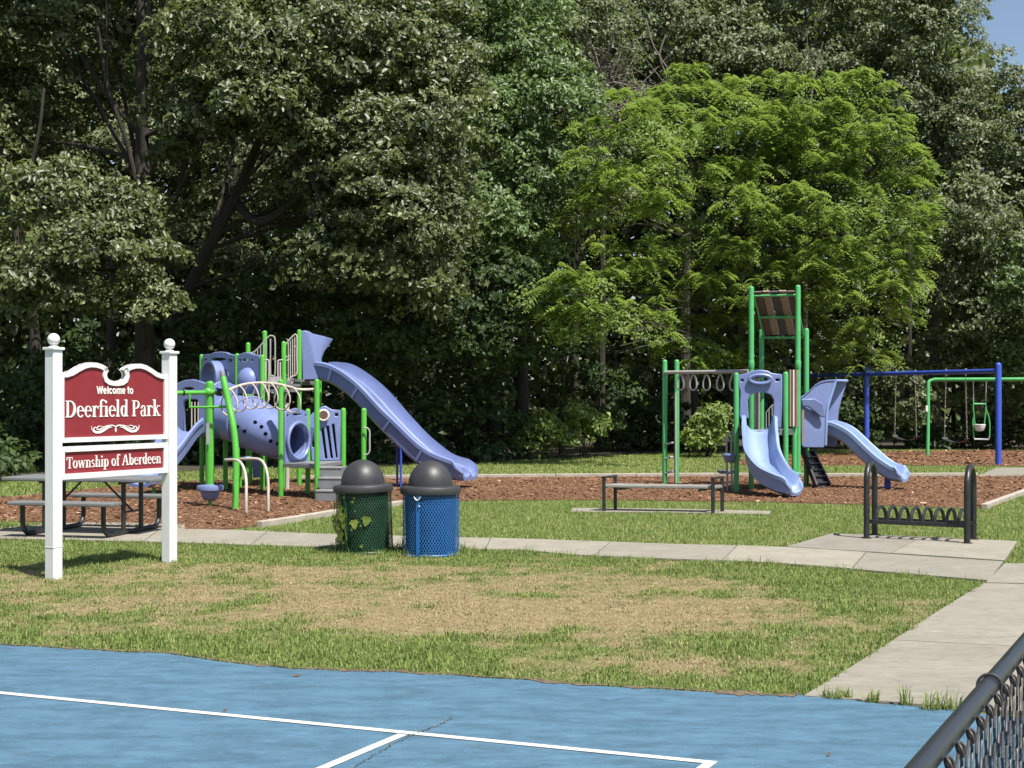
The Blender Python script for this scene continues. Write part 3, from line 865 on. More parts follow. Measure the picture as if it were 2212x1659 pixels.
def fronds(lobes, rng, dens=1., size=.42):
    """tufts of sprays of feathery drooping leaves over the crown lobes, with a denser heart of small leaves"""
    B, D = [], []
    ns = 8
    for c, r in lobes:
        sa = 4 * math.pi * ((r[0] * r[1]) ** 1.6 / 3 + (r[0] * r[2]) ** 1.6 / 3 + (r[1] * r[2]) ** 1.6 / 3) ** (1 / 1.6)
        k = max(4, int(sa * .62 * dens))
        dr = unit(rng.normal(0, 1, (k, 3)))
        dr = dr[~((dr[:, 1] > .3) & (rng.random(k) < .8)) & ~((dr[:, 2] < -.55) & (rng.random(k) < .5))]
        k = len(dr)
        s = np.where(rng.random((k, 1)) < .75, rng.uniform(.82, 1.1, (k, 1)), rng.uniform(.45, .82, (k, 1)))
        tc = c + dr * r * s
        ts = rng.uniform(.35, .75, (k, 1, 1))
        o = unit(rng.normal(0, 1, (k, ns, 3)) + .8 * dr[:, None, :] + np.array([0, 0, .5]))
        p = tc[:, None, :] + o * ts * np.array([1.15, 1.15, .62]) * rng.uniform(.3, 1., (k, ns, 1))
        B.append(p.reshape(-1, 3)); D.append(o.reshape(-1, 3))
    B, D = np.concatenate(B), np.concatenate(D)
    k = len(B); nf = 7; nl = 6
    st = np.repeat(rng.beta(2, 2, k // ns), ns) * .6 + .4 * rng.beta(2, 2, k)
    az0 = np.arctan2(D[:, 1], D[:, 0])
    az = az0[:, None] + rng.uniform(-1.5, 1.5, (k, nf))
    el = rng.normal(.30, .35, (k, nf)) + .35 * D[:, 2:3]
    L = size * rng.uniform(.55, 1.25, (k, nf))
    h = np.stack([np.cos(az), np.sin(az), 0 * az], -1)
    t = (np.arange(nl) + .6) / nl
    R_ = B[:, None, None, :] + h[:, :, None, :] * (L[..., None] * t * np.cos(el)[..., None])[..., None]
    R_[..., 2] += L[..., None] * (np.sin(el)[..., None] * t - .72 * t * t)
    sd = np.stack([-np.sin(az), np.cos(az), 0 * az], -1)[:, :, None, :]
    wl = (.24 * L[..., None] * np.sin(math.pi * (t * .85 + .12)) * rng.uniform(.7, 1.3, (k, nf, nl)))[..., None]
    fw = h[:, :, None, :] * .45
    dn = np.array([0, 0, -.22])
    roll = rng.normal(0, .4, (k, nf, 1, 1)) * np.array([0, 0, 1.])
    th = (L[..., None] / nl * .80)[..., None]
    out = []
    for sg in (-1, 1):
        tip = R_ + (sd * sg + fw + dn + roll * sg) * wl
        out.append(np.stack([R_ - h[:, :, None, :] * th * .5, tip, R_ + h[:, :, None, :] * th * .6], -2))
    V = np.concatenate([o.reshape(-1, 3, 3) for o in out], 0)
    tint = np.clip(.5 * st[:, None, None] + .5 * rng.beta(2, 2, (k, nf, 1)) + 0 * t, 0, 1).ravel()
    tint = np.concatenate([tint, tint])
    ok = V[:, :, 2].min(1) > .1
    V, tint = V[ok], tint[ok]
    n = len(V)
    V2, F2, T2 = clumpy([(c, r * .86) for c, r in lobes], rng, leaf=.085, cr_=.6, per=60, dens=.6, shell=(.4, .95), tone=-.08)
    return np.concatenate([V.reshape(-1, 3), V2]), np.concatenate([np.arange(3 * n).reshape(-1, 3), F2 + 3 * n]), np.concatenate([np.repeat(tint, 3), T2])
def base_at(X, d): return Vector(((X - CX) / FL * d, d, 0))
def tp(X, ys, d, dd=0.): return [wp(X + (i * dd), y, d) for i, y in enumerate(ys)]

g = lambda s: np.random.default_rng(s)
# the big oaks on the left
tree('oak_tree', 'big dark oak with a thick straight trunk behind the welcome sign', 'tree', base_at(312, 34.5),
     [lobe(205, 560, 170, 95, 31.0, 1.6), lobe(130, 440, 120, 85, 31.3, 1.5), lobe(110, 625, 100, 60, 30.6, 1.1), lobe(310, 665, 95, 60, 31, 1.1), lobe(250, 460, 110, 60, 31.8, 1.2),
      lobe(130, 90, 200, 140, 35.5, 2.4), lobe(40, 280, 90, 110, 35, 2.0), lobe(490, 110, 140, 120, 32.5, 2.), lobe(430, 270, 90, 90, 33, 1.7), lobe(560, 240, 120, 90, 32.6, 1.8), lobe(250, -120, 260, 120, 36, 3.), lobe(300, -290, 210, 80, 33.3, 2.4), lobe(60, -280, 210, 80, 33.5, 2.4), lobe(-160, -250, 180, 90, 33.5, 2.4), lobe(0, -90, 240, 120, 37.5, 4.), lobe(430, -90, 220, 110, 38.5, 4.)],  # final lobes: unseen boughs added above the view to shade crown and understory
     [wp(312, 700, 34.5), wp(308, 400, 34.5), wp(305, 150, 34.5), wp(303, -150, 34.5)], .29, rng=g(1), leaf=.125, dens=1.0, per=100, cr_=.52)
tree('oak_tree', 'spreading dark oak with leaning fork limbs behind the left play structure', 'tree', base_at(372, 36),
     [lobe(690, 130, 150, 130, 33.2, 2.0), lobe(820, 90, 150, 120, 34, 2.2), lobe(900, 280, 130, 170, 33.6, 2.1), lobe(780, 330, 140, 120, 33, 1.9), lobe(820, 480, 150, 110, 32.8, 1.8), lobe(690, 400, 110, 70, 33.6, 1.5),
      lobe(930, 470, 90, 120, 33.8, 1.6), lobe(740, 560, 120, 70, 32.6, 1.3), lobe(880, 600, 100, 70, 33.2, 1.4), lobe(960, 130, 80, 150, 34.5, 1.8), lobe(700, -90, 260, 100, 36.5, 3.), lobe(620, -70, 220, 100, 39.5, 4.), lobe(900, -70, 200, 100, 39, 4.)],  # closing lobes: out-of-view canopy added to keep sun off the understory
     [wp(380, 720, 36), wp(420, 600, 35.5), wp(500, 440, 35), wp(580, 250, 34.5), wp(640, 60, 34)], .21, rng=g(2), leaf=.125, dens=1.0, per=100, cr_=.52,
     extra=[([wp(505, 430, 35), wp(560, 480, 34.3), wp(640, 430, 33.5), wp(690, 380, 33)], .13, .06), ([wp(640, 330, 32.3), wp(668, 375, 32), wp(690, 430, 31.9), wp(706, 480, 31.8)], .05, .02), ([wp(668, 375, 32), wp(700, 390, 31.8), wp(735, 420, 31.6)], .035, .012),
            ([wp(560, 230, 32.5), wp(610, 180, 32), wp(660, 150, 32), wp(720, 140, 32)], .10, .04)])
tree('oak_tree', 'slim leaning tree at the left edge with a bare lower trunk', 'tree', base_at(85, 33.5),
     [lobe(-60, 330, 110, 130, 34, 1.8), lobe(-80, 560, 100, 120, 32.5, 1.6), lobe(-140, 120, 150, 200, 34, 2.2)],
     [wp(75, 720, 33.5), wp(45, 560, 33.5), wp(15, 380, 33.5), wp(-20, 150, 34)], .15, rng=g(3), leaf=.125, per=80,
     extra=[([wp(45, 560, 33.5), wp(60, 400, 33.2), wp(85, 280, 33), wp(95, 190, 33)], .06, .03)])
# maples in the middle
tree('maple_tree', 'mid-green leafy tree rising between the dark oaks and the feathery tree', 'tree', base_at(1130, 39.5),
     [lobe(1110, 130, 110, 90, 38.5, 1.8), lobe(1190, 230, 110, 110, 38, 1.8), lobe(1070, 300, 90, 120, 37.6, 1.6), lobe(1165, 370, 95, 90, 37.4, 1.5), lobe(1060, 470, 100, 90, 36.6, 1.5), lobe(1140, 500, 80, 100, 37.4, 1.4), lobe(1090, 20, 150, 70, 39, 2.)],
     [wp(1130, 800, 39.3), wp(1120, 500, 39), wp(1115, 250, 38.8), wp(1110, 60, 38.8)], .17, 'maple_leaf', rng=g(4), leaf=.12, dens=1.15, cr_=.48, per=70)
tree('maple_tree', 'shaded layered maple with flat leaf sprays right of the long slide', 'tree', base_at(1062, 38),
     [lobe(1050, 620, 110, 80, 35.8, 1.4), lobe(1160, 640, 90, 70, 36, 1.3), lobe(960, 690, 110, 70, 35, 1.3), lobe(1080, 740, 110, 60, 35.6, 1.2), lobe(860, 730, 110, 70, 34.6, 1.3), lobe(760, 690, 90, 60, 34.4, 1.2)],
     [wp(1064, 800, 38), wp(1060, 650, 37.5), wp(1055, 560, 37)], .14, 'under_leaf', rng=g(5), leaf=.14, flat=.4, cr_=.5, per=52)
# the feathery bright tree
tree('locust_tree', 'bright yellow-green feathery tree behind the right play structure', 'tree', base_at(1580, 44),
     [lobe(1560, 300, 190, 110, 42.4, 2.28), lobe(1390, 350, 130, 120, 36.4, 2.04), lobe(1330, 480, 110, 90, 36.4, 1.80), lobe(1720, 270, 150, 100, 42.6, 2.28), lobe(1840, 330, 110, 130, 42.6, 1.92), lobe(1845, 200, 35, 50, 42.8, 0.72), lobe(1480, 200, 60, 40, 43.0, 0.96),
      lobe(1560, 460, 170, 100, 41.2, 2.04), lobe(1750, 460, 160, 110, 41.4, 2.04), lobe(1900, 500, 90, 120, 42.0, 1.80), lobe(1440, 590, 130, 90, 41.8, 1.80), lobe(1620, 620, 150, 80, 41.2, 1.80), lobe(1800, 620, 130, 90, 41.0, 1.80), lobe(1930, 640, 70, 100, 41.8, 1.44),
      lobe(1270, 660, 90, 60, 34.6, 1.32), lobe(1165, 655, 55, 45, 34.6, 0.96), lobe(1330, 720, 110, 55, 34.6, 1.44), lobe(1480, 740, 100, 50, 41.4, 1.44), lobe(1860, 760, 90, 60, 41.2, 1.32), lobe(1930, 330, 50, 60, 42.8, 1.08), lobe(1700, 740, 90, 50, 42.2, 1.44), lobe(1580, 790, 70, 30, 42.2, 1.08)],
     [wp(1582, 860, 44.0), wp(1590, 700, 43.4), wp(1600, 520, 42.6), wp(1610, 330, 42.0)], .17, 'locust_leaf', 'bark', rng=g(6), locust=True, dens=1.25, size=.46)
# the taller trees behind
for i, (lb, X, d, ls) in enumerate((
    ('grey-green oak behind the top of the bright feathery tree, left of the forked bare branch', 1480, 53, [(1480, 90, 140, 110), (1350, 60, 110, 90), (1600, 120, 110, 100), (1420, 230, 110, 90), (1480, -60, 160, 90)]),
    ('tall grey-green oak standing behind the middle of the feathery tree', 1730, 54, [(1720, 60, 130, 100), (1640, 200, 110, 80), (1800, 170, 110, 100), (1730, -90, 170, 90), (1900, 60, 110, 110)]),
    ('tall oak whose crown meets the open sky at the upper right', 2020, 52, [(2020, 80, 110, 130), (1990, 230, 120, 110), (2080, 330, 110, 100), (2140, 210, 80, 80), (1930, 340, 100, 80), (2040, -70, 80, 90)]),
    ('oak at the right edge below the open sky', 2230, 50, [(2200, 330, 90, 120), (2150, 430, 110, 100), (2290, 420, 110, 160), (2260, 220, 60, 60)]),
    ('tall leafy tree behind the gap between dark oaks and feathery tree', 1240, 51, [(1250, 90, 120, 110), (1180, -40, 140, 100), (1300, 250, 100, 110), (1260, 420, 110, 130)]),
    ('tall oak behind the spreading dark oak', 880, 46, [(860, 120, 180, 160), (980, 330, 130, 160), (760, 380, 170, 150), (850, -60, 220, 100), (920, 560, 150, 110)]),
    ('tall oak behind the thick straight trunk', 420, 46, [(420, 200, 200, 170), (250, 350, 160, 150), (560, 420, 170, 140), (420, 0, 250, 130), (150, 150, 180, 160), (420, 560, 180, 100), (200, 560, 160, 100)]),
    ('tall oak at the far left behind the leaning tree', -60, 44, [(-60, 200, 180, 200), (60, 420, 140, 160), (-200, 420, 180, 200), (-60, 620, 160, 110), (-40, 0, 200, 130)]))):
    tree('oak_tree', lb, 'tree', base_at(X, d), [lobe(a_, b_, c_, e_, d + RNG.uniform(-1.5, .5), 2.2) for a_, b_, c_, e_ in ls],
         [wp(X, 700, d), wp(X + 6, 400, d), wp(X, 100, d)], .24, 'far_leaf', rng=g(20 + i), leaf=.14, cr_=.62, per=84, dens=1.0, group='taller trees behind')
# bare dead branches high up
m = MB(); rb = g(50)
root = thing('dead_tree', 'bare grey dead tree with tangled twigs above the left of the feathery tree', 'tree', base_at(1300, 49.5))
tr_ = [base_at(1300, 49.5), wp(1302, 500, 49.5), wp(1310, 260, 49.3), wp(1290, 100, 49)]
MB().tube(tr_, [.12, .10, .07, .02], 7).build('trunk', 'bark', root)
for k in range(46):
    p = Vector(wp(1312 - 20 * (k % 3), rb.uniform(150, 330), 48.2)); q = wp(1320 + rb.normal(0, 70), rb.uniform(40, 240), 48. + rb.normal(0, .6))
    e = limb(m, p, q, .030, .008, rb, n=6, wig=.35, sides=4)
    for _ in range(3):
        s0 = e[rb.integers(2, 5)]; limb(m, s0, s0 + rb.normal(0, .5, 3) + np.array([0, -.1, .25]), .014, .005, rb, n=4, sides=4)
for pl in ([(1320, 250), (1290, 130), (1258, 45)], [(1450, 160), (1412, 100), (1395, 40)], [(1440, 165), (1425, 120), (1438, 75)]):
    m.tube([Vector(p) for p in cr([tuple(wp(a_, b_, 47.8)) for a_, b_ in pl], 4)], .03, 6)
m.build('branches', 'bark_pale', root)
m = MB(); root = thing('dead_tree', 'forked bare pale branch rising above the middle of the feathery tree', 'tree', base_at(1740, 50))
MB().tube([base_at(1740, 50), wp(1738, 500, 50), wp(1735, 330, 49.5), wp(1748, 240, 49.4)], [.12, .09, .05, .042], 7).build('trunk', 'bark', root)
m.tube([wp(1747, 245, 49.4), wp(1760, 160, 49.3), wp(1778, 90, 49.2)], [.04, .03, .015], 7)
m.tube([wp(1757, 168, 49.3), wp(1745, 110, 49.2), wp(1742, 60, 49.1)], [.025, .02, .01], 6)
m.build('branches', 'bark_pale', root)
# trees and shrubs at the right edge
for i, (lb, X, d, ls, lm) in enumerate((
    ('grey-green shrubby tree right of the feathery tree', 2080, 46, [(2080, 470, 90, 80), (2140, 560, 100, 90), (2060, 620, 80, 90), (2130, 700, 90, 80)], 'far_leaf'),
    ('olive shrubby tree cut off by the right edge above the green swing frame', 2230, 45.5, [(2220, 620, 90, 110), (2280, 780, 100, 120), (2190, 780, 70, 70)], 'maple_leaf'),
    ('leafy understory tree behind the swings', 2060, 47, [(2050, 770, 90, 60), (2140, 860, 90, 70), (1960, 850, 80, 60), (2220, 900, 90, 70)], 'far_leaf'))):
    tree('small_tree', lb, 'tree', base_at(X, d), [lobe(*l, d - RNG.uniform(.5, 2.), 1.4) for l in ls], [wp(X, 850, d), wp(X + 5, 700, d), wp(X, 560, d)], .09, lm, rng=g(40 + i), leaf=.13, cr_=.45, per=62, group='small trees at the wood edge')
# understory saplings in the shade
for i, (X, d, ls, lb) in enumerate((
    (470, 36, [(470, 700, 90, 90), (560, 640, 80, 70), (400, 800, 80, 70)], 'dim sapling in the shade left of the upper blue panels'),
    (640, 37, [(650, 640, 90, 80), (600, 760, 80, 80), (720, 780, 80, 70)], 'dim sapling in the shade above the tall slide hood'),
    (800, 37, [(820, 830, 90, 60), (900, 900, 90, 60), (760, 900, 80, 60)], 'dim leafy sapling behind the middle of the long slide'),
    (1010, 38, [(1000, 830, 90, 60), (1060, 920, 80, 50), (950, 940, 80, 50)], 'leafy sapling right of the foot of the long slide'),
    (1210, 41, [(1200, 780, 90, 70), (1280, 860, 90, 60)], 'dim sapling below the left sprays of the feathery tree'),
    (1400, 45, [(1400, 850, 90, 60), (1460, 930, 90, 45), (1340, 930, 80, 45)], 'dim sapling behind the overhead ring beam'),
    (1680, 46.5, [(1660, 860, 80, 70), (1760, 900, 90, 60), (1850, 880, 80, 70)], 'dim sapling behind the blue hooded slide'),
    (230, 37, [(230, 760, 90, 80), (150, 850, 90, 70)], 'dim sapling behind the top of the welcome sign'))):
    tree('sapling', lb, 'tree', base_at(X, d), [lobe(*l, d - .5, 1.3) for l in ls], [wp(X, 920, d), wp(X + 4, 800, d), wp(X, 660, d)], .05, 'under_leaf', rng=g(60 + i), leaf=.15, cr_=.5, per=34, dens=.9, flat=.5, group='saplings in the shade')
# bushes
for i, (X, d, ls, lm, lb) in enumerate((
    (1185, 38.2, [(1165, 925, 45, 28), (1220, 940, 45, 26), (1140, 958, 40, 22)], 'bush_leaf', 'sunlit yellow-green bush in the gap left of the overhead ring beam'),
    (1260, 38.8, [(1285, 915, 30, 25), (1250, 895, 25, 25)], 'bush_leaf', 'loose sunlit bush right next to the largest yellow-green bush'),
    (1530, 39.5, [(1530, 925, 40, 30), (1545, 895, 25, 20), (1505, 950, 30, 20)], 'bush_leaf', 'round sunlit bush beside the dark trunk left of the right play structure'),
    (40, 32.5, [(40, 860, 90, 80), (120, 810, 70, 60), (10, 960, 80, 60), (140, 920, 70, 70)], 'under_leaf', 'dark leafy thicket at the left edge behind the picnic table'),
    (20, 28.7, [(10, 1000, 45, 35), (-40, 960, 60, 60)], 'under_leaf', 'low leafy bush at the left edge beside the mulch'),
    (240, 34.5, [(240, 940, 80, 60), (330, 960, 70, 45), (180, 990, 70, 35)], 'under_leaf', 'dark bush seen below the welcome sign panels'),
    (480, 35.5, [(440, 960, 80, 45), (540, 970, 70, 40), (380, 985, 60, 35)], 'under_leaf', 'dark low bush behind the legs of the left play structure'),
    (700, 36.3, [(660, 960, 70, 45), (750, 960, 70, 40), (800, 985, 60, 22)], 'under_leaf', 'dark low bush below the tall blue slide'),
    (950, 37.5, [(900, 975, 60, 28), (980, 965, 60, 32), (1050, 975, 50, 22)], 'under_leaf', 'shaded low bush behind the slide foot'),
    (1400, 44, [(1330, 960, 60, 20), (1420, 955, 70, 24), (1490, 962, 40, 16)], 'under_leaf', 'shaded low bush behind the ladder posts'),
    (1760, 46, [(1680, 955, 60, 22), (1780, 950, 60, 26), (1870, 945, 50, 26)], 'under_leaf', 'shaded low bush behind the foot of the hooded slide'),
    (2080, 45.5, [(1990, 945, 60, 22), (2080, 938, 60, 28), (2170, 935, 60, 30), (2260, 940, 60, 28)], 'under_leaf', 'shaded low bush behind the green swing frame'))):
    b = base_at(X, d)
    root = thing('bush', lb, 'bush', b, group='bushes at the wood edge')
    rb = g(90 + i)
    L_ = [lobe(*l, d + rb.uniform(-.3, .3), 1.0) for l in ls]
    V, F, T = clumpy(L_, rb, leaf=.115 if lm == 'bush_leaf' else .15, cr_=.33 if lm == 'bush_leaf' else .45, per=34, dens=1.15, shell=(.3, 1.05))
    NLEAF[0] += len(F)
    link('foliage', np_mesh('foliage', V - np.array(b), F, tint=T), M[lm], root)
    m = MB()
    for c, r in L_:
        for _ in range(3):
            limb(m, b + Vector((rb.normal(0, .1), rb.normal(0, .1), -.03)), c + rb.normal(0, .3, 3) * r, .02, .006, rb, n=5, sides=5)
    m.build('stems', 'bark', root)
# bare trunks standing in the dim wood
for i, (X, d, r0, top, lb) in enumerate(((1020, 42, .10, 520, 'slim dark trunk in the wood right of the long slide'), (1066, 41, .13, 560, 'dark trunk below the shaded maple sprays'), (735, 41, .12, 640, 'slim dark trunk above the long slide'), (1500, 43, .12, 760, 'dark trunk in shade behind the rings'),
                                  (240, 40, .17, 620, 'dark trunk in shade left of the thick oak trunk'), (1960, 47.5, .10, 760, 'slim dark trunk behind the belt swings'), (2120, 48, .10, 740, 'slim dark trunk behind the green swing'), (900, 43, .09, 640, 'thin trunk in the wood over the slide foot'))):
    root = thing('tree_trunk', lb, 'tree', base_at(X, d), group='bare trunks in the wood')
    m = MB(); m.tube([base_at(X, d) - Vector((0, 0, .1)), wp(X + 4, 930, d), wp(X - 3, 800, d), wp(X + 5, top, d), wp(X + 5, top - 250, d)], [r0 * 1.2, r0, r0 * .9, r0 * .75, r0 * .5], 9)
    m.build('trunk', 'bark', root)
# the wood beyond, one dark mass of leaves
rw = g(200)
n = 150000
d = rw.uniform(56, 68, n)
X = rw.uniform(-700, 2900, n); 
top = -60 + 60 * np.sin(X / 190.) + 60 * np.sin(X / 71. + 1)
top = np.where(X > 2060, 40 + (X - 2060) * 1.7 + 25 * np.sin(X / 23.), top)
top = np.minimum(top, 520)
Y = top + (960 - top) * rw.random(n)
P = np.stack([(X - CX) / FL * d, d, CAMH - (Y - YH) / FL * d], 1)
P += rw.normal(0, .2, P.shape)
nc_ = 42000  # unseen canopy layer over the wood, added to block the sun
dc = rw.uniform(45, 70, nc_); Xc = rw.uniform(-700, 1950, nc_)
dc = np.where(Xc > 1150, np.maximum(dc, rw.uniform(59, 70, nc_)), dc)
zc = CAMH + (YH + 20) / FL * dc + rw.uniform(.3, 3.2, nc_)
P = np.concatenate([P, np.stack([(Xc - CX) / FL * dc, dc, zc], 1)])
ok = P[:, 2] > .1
P = P[ok]; n = len(P)
V, F, T = leaf_arrays(P, unit(np.array([0, -.3, .6]) + .6 * rw.normal(0, 1, (n, 3))), .46 * np.minimum(1.4, rw.lognormal(0, .25, n)), .34 * np.minimum(1.3, rw.lognormal(0, .2, n)), rw.beta(2, 2.4, n), rw)
o = link('far_woodland', np_mesh('far_woodland', V, F, tint=T), M['far_leaf'])
tag(o, 'dense mass of far woodland foliage behind the trees, topped by an unseen canopy added for shade', 'woodland', kind='stuff')
# leaf litter floor of the wood
m = MB(); m.plate(G([(-900, 1030), (0, 1036), (200, 1028), (500, 1013), (800, 1005), (1038, 999), (1228, 987), (1544, 975), (2000, 968), (2500, 966), (3400, 966)]) + [Vector((55, 85, 0)), Vector((-55, 85, 0))], (0, 0, .004))
for v in m.v: v.z += .004
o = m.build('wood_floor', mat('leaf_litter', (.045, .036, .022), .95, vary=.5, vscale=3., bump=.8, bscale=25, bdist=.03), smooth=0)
tag(o, 'shaded leaf-litter floor under the trees', 'ground', kind='structure')
# ------------------------------------------------------------------ welcome sign
SA, SB = gp(116, 1251), gp(366, 1214)
sdir = (SB - SA); SW = sdir.length; sang = math.atan2(sdir.y, sdir.x)
sign = thing('park_sign', 'white-posted dark red welcome sign with ball finials and raised white lettering', 'sign', SA, sang)
PW = .112
for u, zt in ((0, 2.125), (SW, 2.13)):
    p = MB().box((u, 0, zt / 2 - .05), (PW, PW, zt + .1)).build('post', 'white_vinyl', sign, world=False, smooth=0, bevel=.006)
    m = MB(); m.box((u, 0, zt + .012), (PW + .03, PW + .03, .026)); m.lathe([(.05, zt + .02), (.048, zt + .03), (.02, zt + .045), (.018, zt + .055)], 20, (u, 0, 0))
    m.build('cap', 'white_vinyl', p, world=False, bevel=.004)
    MB().ball((u, 0, zt + .098), .057, 24).build('finial', 'white_vinyl', p, world=False)
m = MB().box((0, 0, .30), (PW + .006, PW + .006, .006)).build('sleeve_joint', 'white_vinyl', sign, world=False, smooth=0)
x0, x1 = PW / 2, SW - PW / 2
W_ = x1 - x0
half = [(0, 0), (.08, .004), (.15, .022), (.22, .056), (.30, .088), (.38, .104), (.46, .102), (.53, .088), (.60, .060), (.632, .038), (.616, .030), (.597, .005), (.592, -.02), (.605, -.046), (.635, -.063), (.68, -.071), (.7215, -.073)]
k = W_ / 1.443
top = [(a_ * k, b_) for a_, b_ in half]; top += [(W_ - a_, b_) for a_, b_ in top[-2::-1]]
def ribbon(m, pts, closed, w, z0, z1):
    """band of width w inside a closed outline (XZ), from y=z0 to y=z1"""
    n = len(pts); ar = area(pts); sg = 1 if ar > 0 else -1
    inn = []
    for i in range(n):
        a_, b_, c_ = (Vector(pts[j % n]) for j in (i - 1, i, i + 1))
        e0, e1 = (b_ - a_).normalized(), (c_ - b_).normalized()
        n0, n1 = Vector((-e0.y, e0.x)) * sg, Vector((-e1.y, e1.x)) * sg
        mm = (n0 + n1)
        if mm.length < .3: mm = n0
        mm.normalize()
        inn.append(b_ + mm * w / max(.55, mm.dot(n0)))
    v = []
    for z in (z0, z1):
        v += [(p[0], z, p[1]) for p in pts] + [(p.x, z, p.y) for p in inn]
    f = []
    for i in range(n):
        j = (i + 1) % n
        f += [(i, j, n + j, n + i), (2 * n + i, 3 * n + i, 3 * n + j, 2 * n + j), (i, 2 * n + i, 2 * n + j, j), (n + i, n + j, 3 * n + j, 3 * n + i)]
    m.add(v, f); return inn
ZS, ZB = 1.915, 1.262
out1 = [(x0 + a_, ZS + b_) for a_, b_ in top] + [(x1, ZB), (x0, ZB)]
out2 = [(x0, 1.226), (x1, 1.226), (x1, .918), (x0, .918)]
pans = []
for nm, o_, fw in (('upper_panel', out1, .046), ('lower_panel', out2, .052)):
    me = flat_shape([o_], .024)
    me.transform(Matrix(((1, 0, 0, 0), (0, 0, 1, 0), (0, 1, 0, 0), (0, 0, 0, 1))))
    bm = bmesh.new(); bm.from_mesh(me); bmesh.ops.recalc_face_normals(bm, faces=bm.faces); bm.to_mesh(me); bm.free()
    pn = link(nm, me, M['red_board'], sign); pans.append(pn)
    m = MB(); ribbon(m, o_, True, fw, -.030, .030); m.build('frame', 'white_vinyl', pn, world=False, smooth=40)
# serif letters built stroke by stroke: R = rectangle, E = elliptical ring piece (thick at the sides), L = slanted stroke
def Rr(x0_, y0_, x1_, y1_): return [(x0_, y0_), (x1_, y0_), (x1_, y1_), (x0_, y1_)]
def Ee(cx_, cy_, rx, ry, a0, a1, th, tv, n=18):
    o_, i_ = [], []
    for k_ in range(n + 1):
        t = R(a0 + (a1 - a0) * k_ / n)
        o_.append((cx_ + rx * math.cos(t), cy_ + ry * math.sin(t))); i_.append((cx_ + (rx - th) * math.cos(t), cy_ + (ry - tv) * math.sin(t)))
    return o_ + i_[::-1]
def Ll(xa, ya, xb, yb, w): return [(xa - w / 2, ya), (xa + w / 2, ya), (xb + w / 2, yb), (xb - w / 2, yb)]
T, sH = .128, .042
def stem(x, y0_, y1_, top_=True, bot=True, left=True, right=True, t=T):
    o_ = [Rr(x, y0_, x + t, y1_)]
    if bot: o_.append(Rr(x - .055, y0_, x + t + .055, y0_ + sH))
    if top_: o_.append(Rr(x - .06, y1_ - sH, x + (t + .05 if right else t * .5), y1_))
    return o_
def bowl_l(cx_, cy_, rx=.2, ry=.24): return Ee(cx_, cy_, rx, ry, 0, 360, T * .95, .035, 30)
XH, CH, AS = .47, .70, .74
